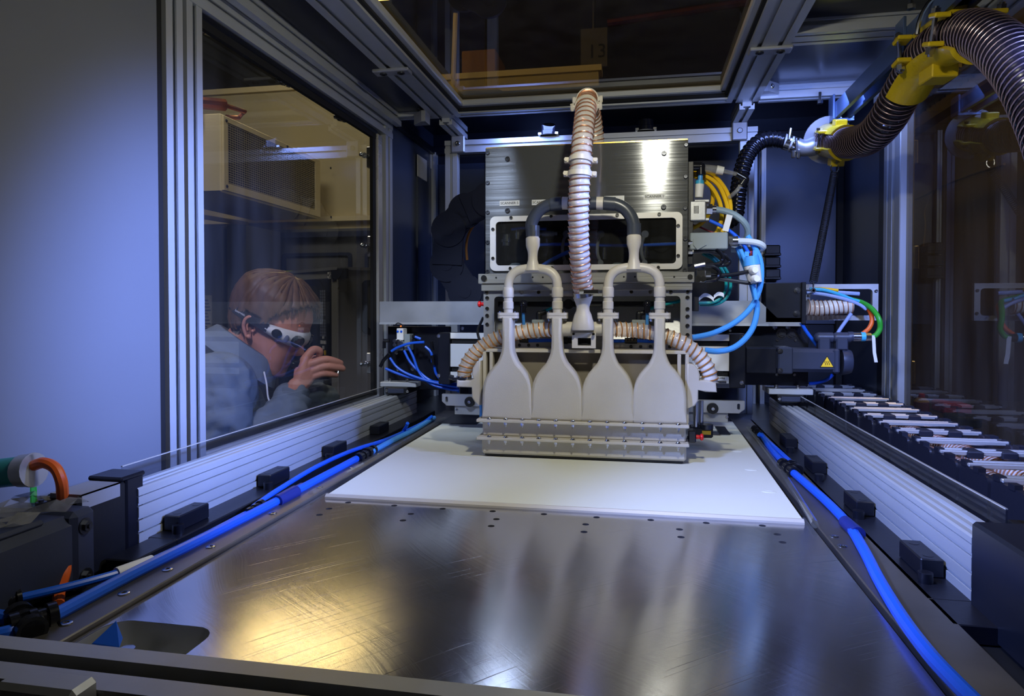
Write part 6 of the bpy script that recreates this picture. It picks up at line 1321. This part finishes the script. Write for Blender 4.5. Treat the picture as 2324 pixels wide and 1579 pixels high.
for u0, u1, v0, m, lab in ((2141, 2172, 914, 'red', 'left one of two red boxes on the bench'), (2176, 2207, 918, 'red', 'right one of two red boxes on the bench'), (2172, 2230, 946, 'olive', 'green tool box in front of the red boxes on the bench')):
    yy = YS+.1 if m == 'red' else YS-.2
    a, b = P(u0, v0, Y=yy), P(u1, v0, Y=yy); q = MB().box(a.x, b.x, yy, yy+.1, zs_, a.z, .004); q.box(a.x-.003, b.x+.003, yy-.003, yy+.103, zs_+(a.z-zs_)*.7, zs_+(a.z-zs_)*.78, .001)
    solo('storage_box', q, m, lab, 'box', sharp=30)

# ================================================================ the man outside the left window
XH = -.97
E0 = P(575, 745, X=XH)
dv_ = Vector((E0.x, E0.y, 0)); dep = float((np.array(E0)-CAM) @ FW); PPM = F/dep
S_ = -dv_.normalized(); R_ = Vector((-S_.y, S_.x, 0)); R_ = -R_ if R_.x < 0 else R_; U_ = V(0, 0, 1)
def bp3(u, v, t=0.0): return E0+R_*((u-575)/PPM)+U_*((745-v)/PPM)+S_*t
# head frame: facing image-right, turned a little to the camera and pitched down
pit_, yw_ = math.radians(28), math.radians(27)
hf = (R_*math.cos(yw_)+S_*math.sin(yw_)); hs = (S_*math.cos(yw_)-R_*math.sin(yw_))
hfw = hf*math.cos(pit_)-U_*math.sin(pit_); hup = U_*math.cos(pit_)+hf*math.sin(pit_)
HSC = .97
HO = E0-hs*.077
def HP(f, s, z): return HO+(hfw*f+hs*s+hup*z)*HSC
LV = [(-.108, .084, .052, .018), (-.100, .097, .030, .034), (-.085, .0985, .0, .047), (-.060, .098, -.022, .058), (-.035, .099, -.062, .065), (-.010, .099, -.087, .069), (.020, .097, -.099, .072),
      (.045, .104, -.103, .0745), (.070, .102, -.103, .0745), (.095, .088, -.092, .069), (.113, .064, -.071, .055), (.126, .035, -.044, .034), (.134, .004, -.012, .006)]
LZ = np.array([l[0] for l in LV])
def sec(z): return [float(np.interp(z, LZ, [l[k] for l in LV])) for k in (1, 2, 3)]
def head_pt(z, a, off=0.0, feat=True):
    f, b, w_ = sec(z); cx = (f+b)/2+.012; ca, sa = math.cos(a), math.sin(a); e = .86
    rx = (f-cx) if ca > 0 else (cx-b)
    x = cx+(rx+off)*math.copysign(abs(ca)**e, ca); y = (w_+off)*math.copysign(abs(sa)**e, sa)
    if feat and ca > 0:
        g = math.exp(-(y/.0105)**2)
        nz_ = np.interp(z, [-.036, -.029, -.016, .01, .034], [0, .5, 1, .42, 0]); x += .031*g*nz_
        x += .004*math.exp(-((z+.058)/.006)**2)*math.exp(-(y/.02)**2)+.004*math.exp(-((z+.068)/.005)**2)*math.exp(-(y/.018)**2)-.003*math.exp(-((z+.0625)/.002)**2)*math.exp(-(y/.022)**2)
        x += .006*math.exp(-((z+.095)/.012)**2)*math.exp(-(y/.02)**2)
        x -= .009*math.exp(-((z-.018)/.011)**2)*math.exp(-((abs(y)-.032)/.013)**2); x += .004*math.exp(-((z-.04)/.007)**2)*math.exp(-((abs(y)-.026)/.022)**2)
    return x, y
def loft(zs, na, off=0.0, fn=None):
    mb = MB(); vv = []
    for z in zs:
        for i in range(na):
            a = 2*PI*i/na; x, y = head_pt(z, a, off if fn is None else fn(z, a)); vv.append(HP(x, y, z))
    n = len(zs); ff = [(j*na+i, j*na+(i+1) % na, (j+1)*na+(i+1) % na, (j+1)*na+i) for j in range(n-1) for i in range(na)]
    ff += [tuple(range(na-1, -1, -1)), tuple(range((n-1)*na, n*na))]
    return mb.add(vv, ff)
def limb(mb, pts, rs, n=14, sy=1.0):
    q = []; r_ = []
    sp_ = spline(pts, 5); rr = np.interp(np.linspace(0, len(pts)-1, len(sp_)), range(len(pts)), rs)
    mb.tube(sp_, list(map(float, rr)), n, True, sy); mb.sphere(sp_[0], rs[0], n, 8); mb.sphere(sp_[-1], rs[-1], n, 8); return mb
man = thing('person', 'man in grey coverall and white safety goggles peering through the left window with a flashlight', 'person', (bp3(480, 745).x, bp3(480, 745).y, -.95))
body = loft(list(np.linspace(-.108, .134, 64)), 72)
limb(body, [HP(-.025, 0, -.02), HP(-.035, 0, -.075), bp3(535, 850, -.075), bp3(515, 890, -.07)], [.055, .056, .06, .07], 18)
# near (right) arm: wrist, palm, four fingers, thumb
def hand(t0, k, body):
    limb(body, [bp3(636, 950, t0+.03), bp3(652, 915, t0+.025), bp3(668, 880, t0+.02)], [.034, .029, .026], 16, .8)
    kn_ = [(686, 818), (692, 832), (697, 846), (699, 858)]
    for u, v in kn_: limb(body, [bp3(668, 882, t0+.02), bp3((668+u)/2+2, (882+v)/2, t0+.022), bp3(u, v, t0+.02)], [.020, .0165, .0115], 12)
    for pts, r in (([(684, 818, .018), (703, 796, .016), (719, 799, .008), (718, 812, .0)], (.0115, .0105, .0098, .0085)),
                   ([(692, 830, .02), (727, 818, .026), (750, 822, .022), (766, 828, .014)], (.0112, .0104, .0095, .0080)),
                   ([(697, 845, .02), (729, 834, .026), (754, 837, .022), (771, 841, .014)], (.0112, .0104, .0095, .0080)),
                   ([(699, 858, .02), (723, 851, .024), (742, 853, .02), (756, 856, .013)], (.0105, .0095, .0085, .0072)),
                   ([(672, 868, .0), (676, 838, -.016), (694, 820, -.022), (716, 818, -.018)], (.014, .0125, .0105, .0088))):
        limb(body, [bp3(u, v, t0+(t if k > 0 else -t)) for u, v, t in pts], r, 12)
hand(.005, 1, body)
bo = part('body', body, 'skin', man, None, 180)
md = bo.modifiers.new('remesh', 'REMESH'); md.mode = 'VOXEL'; md.voxel_size = .0022; md.use_smooth_shade = True
sm_ = bo.modifiers.new('smooth', 'SMOOTH'); sm_.factor = .5; sm_.iterations = 2
# ears
def ear(s):
    e = MB(); o = lambda f, z, d: HP(f, s*(.0715+d), z)
    rim = spline([o(.004, -.004, .004), o(.002, .014, .008), o(-.006, .026, .012), o(-.018, .026, .016), o(-.026, .014, .018), o(-.025, -.004, .015), o(-.016, -.02, .009), o(-.006, -.030, .004), o(.002, -.026, .002)], 5)
    e.tube(rim, [.0032+.0012*math.sin(PI*i/len(rim)) for i in range(len(rim))], 8)
    m = len(rim); c = [o(-.010, .002, .0)]; e.add(rim+c, [(i, i+1, m) for i in range(m-1)]+[(i+1, i, m) for i in range(m-1)])
    e.tube(spline([o(-.004, .016, .006), o(-.014, .014, .009), o(-.018, .0, .010), o(-.012, -.012, .007)], 4), .0028, 8); e.sphere(o(.0, -.008, .004), .0042, 8, 6); e.sphere(o(-.003, -.026, .005), .0062, 10, 6)
    return e
for s in (1, -1): part('ear', ear(s), 'skin', man, None, 60)
# hair: a shell over the scalp with locks
def hair_ok(f, z): return z > np.interp(f, [-.12, -.045, -.034, -.026, .006, .012, .028, .036, .06, .078, .10, .13], [-.05, -.042, -.02, .034, .036, .004, .006, .05, .080, .100, .106, .108])
def hair_off(z, a):
    p = noise.noise(Vector((math.cos(a)*9, math.sin(a)*9, z*9)))*.0035+abs(noise.noise(Vector((a*11, z*16, 3))))*.006
    return .0075+p+.004*np.interp(z, [0, .1], [0, 1])
na, zs = 160, list(np.linspace(-.066, .134, 60)); vv = []; ok = []
for z in zs:
    for i in range(na):
        a = 2*PI*i/na; x0, y0_ = head_pt(z, a, 0, False); of = hair_off(z, a); x, y = head_pt(z, a, of, False); zz = z+of*np.interp(z, [.06, .134], [0, 1.1]); vv.append(HP(x, y, float(zz))); ok.append(bool(hair_ok(x0+.004*math.sin(a*40+z*90), z+.004*math.sin(a*57))))
hb_ = MB(); ff = [(j*na+i, j*na+(i+1) % na, (j+1)*na+(i+1) % na, (j+1)*na+i) for j in range(len(zs)-1) for i in range(na)]
hb_.add(vv, [f for f in ff if all(ok[k] for k in f)]+[tuple(range((len(zs)-1)*na, len(zs)*na))])
ho = part('hair', hb_, 'hair', man, 'short brown hair', 180); so = ho.modifiers.new('solid', 'SOLIDIFY'); so.thickness = .010; so.offset = -1
sk = MB(); rnd = random.Random(3)
for _ in range(420):
    a = rnd.uniform(-PI, PI); z = rnd.uniform(-.03, .128); x0, y0_ = head_pt(z, a, 0, False)
    if not hair_ok(x0, z+.012): continue
    L_ = rnd.uniform(.025, .05); pts = []
    for k in range(5):
        zz = z-L_*k/4*.8; aa = a*(1-.0)+(.10 if a > 0 else -.10)*-k/4*rnd.uniform(.2, 1.2)
        if zz < -.06: break
        of = hair_off(zz, aa)+.0012+.002*(k == 4); x, y = head_pt(zz, aa, of, False); pts.append(HP(x, y, zz+of*float(np.interp(zz, [.06, .134], [0, 1.1]))))
    if len(pts) > 2 and hair_ok(x0, z-L_*.8+.004): sk.tube(pts, [.0016, .0018, .0016, .0012, .0005][:len(pts)], 5)
o = part('hair_locks', sk, 'hair', man, None, 180); o['kind'] = 'stuff'
# goggles
def band(z0, z1, a0, a1, off, th, nz_=6, na_=30, bulge=0.0, tilt=0.0):
    mb = MB(); vv = []
    for lay in (0, th):
        for j in range(nz_+1):
            for i in range(na_+1):
                a = a0+(a1-a0)*i/na_; k = abs(a)/max(abs(a0), abs(a1)); hm = 1-.45*k**2 if bulge else 1
                zc = (z0+z1)/2+tilt*(1-math.cos(a)); z = zc+(z1-z0)*(j/nz_-.5)*hm
                x, y = head_pt((z0+z1)/2, a, off+lay+bulge*(1-(2*j/nz_-1)**2), False); vv.append(HP(x, y, z))
    n1 = na_+1; ls = (nz_+1)*n1; ff = []
    for j in range(nz_):
        for i in range(na_):
            q = (j*n1+i, j*n1+i+1, (j+1)*n1+i+1, (j+1)*n1+i); ff += [q[::-1], tuple(k+ls for k in q)]
    for i in range(na_): ff += [(i, i+1, i+1+ls, i+ls), (nz_*n1+i, nz_*n1+i+ls, nz_*n1+i+1+ls, nz_*n1+i+1)]
    for j in range(nz_): ff += [(j*n1, j*n1+ls, (j+1)*n1+ls, (j+1)*n1), (j*n1+na_, (j+1)*n1+na_, (j+1)*n1+na_+ls, j*n1+na_+ls)]
    return mb.add(vv, ff)
gg = part('goggles', band(-.004, .040, -1.42, 1.42, .004, .006, 8, 40, .010), 'white', man, 'white wraparound safety goggles', 60)
def lens_at(a, z, rx_, rz_, off, m, name):
    mb = MB(); c = []; n = 20
    for k in range(n):
        t = 2*PI*k/n; aa = a+rx_*math.cos(t); zz = z+rz_*math.sin(t); x, y = head_pt(.018, aa, off, False); c.append(HP(x, y, zz))
    x, y = head_pt(.018, a, off+.004, False); vv = c+[HP(x, y, z)]; x, y = head_pt(.018, a, off-.006, False)
    cc = [HP(*head_pt(.018, a+rx_*math.cos(2*PI*k/n), off-.006, False), z+rz_*math.sin(2*PI*k/n)) for k in range(n)]
    mb.add(vv+cc, [(k, (k+1) % n, n) for k in range(n)]+[((k+1) % n, k, n+1+k, n+1+(k+1) % n) for k in range(n)]); return part(name, mb, m, gg)
for s in (1, -1):
    lens_at(s*.40, .017, .25, .0165, .0225, 'lens', 'front_lens'); lens_at(s*1.10, .019, .14, .0115, .0215, 'lens', 'side_lens'); lens_at(s*.80, .016, .07, .010, .0225, 'key_grey', 'vent')
st_ = part('goggle_strap', band(.010, .032, 1.36, 2*PI-1.36, .0165, .003, 2, 50), 'strap', man, 'dark elastic goggle strap', 60)
tl = head_pt(.021, 1.95, .0205, False); text('strap_lettering', 'laservision', .0085, HP(tl[0], tl[1]+.0012, .0215), hfw, hup, 'white', st_)
# coverall
cv = MB()
limb(cv, [bp3(395, 1120, -.10), bp3(440, 1000, -.09), bp3(485, 900, -.08), bp3(520, 838, -.078)], [.155, .16, .145, .075], 24, 1.0)
limb(cv, [bp3(505, 870, .06), bp3(500, 885, -.08), bp3(505, 870, -.22)], [.075, .09, .07], 18)
limb(cv, [bp3(500, 878, .065), bp3(505, 950, .10), bp3(535, 1020, .10)], [.072, .066, .060], 18)
limb(cv, [bp3(535, 1020, .10), bp3(590, 990, .075), bp3(640, 945, .035), bp3(660, 908, .028)], [.060, .056, .050, .041], 18)
limb(cv, [bp3(505, 878, -.22), bp3(560, 1000, -.25), bp3(610, 1040, -.22)], [.07, .06, .055], 16)
limb(cv, [bp3(610, 1040, -.22), bp3(690, 985, -.15), bp3(732, 925, -.085)], [.055, .048, .040], 16)
hip = bp3(395, 1120, -.10)
for s in (-.09, .09):
    ft = V(hip.x, hip.y, -.86)+S_*s+R_*.05; limb(cv, [hip+S_*s, (hip+ft)/2+S_*s*.8+R_*.10, ft], [.10, .075, .055], 16)
    bt = MB(); bt.box(-.05, .05, -.09, .17, -.95, -.88, .02, Matrix.Translation(V(0, 0, 0))); M = Matrix((S_, R_, U_)).transposed().to_4x4(); M.translation = V(ft.x, ft.y, 0); bt.v = [tuple(M @ Vector(p)) for p in bt.v]; part('boot', bt, 'black', man)
co = part('coverall', cv, 'coverall', man, 'grey work coverall', 180)
md = co.modifiers.new('remesh', 'REMESH'); md.mode = 'VOXEL'; md.voxel_size = .006; md.use_smooth_shade = True
sm_ = co.modifiers.new('smooth', 'SMOOTH'); sm_.factor = .6; sm_.iterations = 6
tx = bpy.data.textures.new('wrinkle', 'MARBLE'); tx.noise_scale = .10; tx.turbulence = 9; tx.noise_depth = 3
dm = co.modifiers.new('wrinkle', 'DISPLACE'); dm.texture = tx; dm.strength = .026; dm.mid_level = .5; dm.texture_coords = 'GLOBAL'
# collar and cuff
d1 = (R_*.80-U_*.60).normalized(); d2 = S_; d3 = d1.cross(d2); d3 = d3 if d3.z > 0 else -d3
cc0 = bp3(548, 806, -.075); vv = []; n = 40
for lay in (0, .004):
    for j, (rr, hh) in enumerate(((.074, .022), (.076, .030), (.086, .026), (.098, .0), (.112, -.028))):
        for i in range(n): t = 2*PI*i/n; gap = .012*(1 if abs(t) < .1 else 0); vv.append(cc0+d1*(rr+lay)*math.cos(t)*1.05+d2*(rr+lay)*math.sin(t)*.95+d3*(hh+lay*.5))
ff = [(l*5*n+j*n+i, l*5*n+j*n+(i+1) % n, l*5*n+(j+1)*n+(i+1) % n, l*5*n+(j+1)*n+i) for l in (0, 1) for j in range(4) for i in range(n)]+[(4*n+i, 4*n+(i+1) % n, 9*n+(i+1) % n, 9*n+i) for i in range(n)]+[(i, (i+1) % n, 5*n+(i+1) % n, 5*n+i) for i in range(n)]
part('collar', MB().add(vv, ff), 'coverall', man, None, 180)
wa, wb = bp3(640, 945, .035), bp3(664, 902, .027); dd = (wb-wa).normalized()
part('cuff', MB().lathe([(.030, .022), (.040, .024), (.044, .018), (.047, -.022), (.046, -.026), (.040, -.026)], wb-dd*.012, dd, 24, sy=.85), 'coverall', man, None, 60)
z0_ = [bp3(597, 845, -.0), bp3(602, 870, .03), bp3(605, 900, .045), bp3(615, 922, .045)]
part('zipper', MB().tube(spline(z0_, 5), .0022, 6), 'white', man)
# flashlight
fa, fb = bp3(656, 829, -.012), bp3(762, 846, -.006); fd = (fb-fa).normalized()
fl = thing('flashlight', 'black flashlight with a lit white lens held in front of his mouth', 'flashlight', fa)
part('barrel', MB().lathe([(.0115, 0), (.013, .002), (.013, .012), (.0118, .014), (.0118, (fb-fa).length-.028), (.0135, (fb-fa).length-.022), (.0135, (fb-fa).length)], fa, fd, 20), 'black_gloss', fl)
part('lens', MB().cyl(fb-fd*.001, fb+fd*.0015, .0112, n=18), 'led_white', fl)
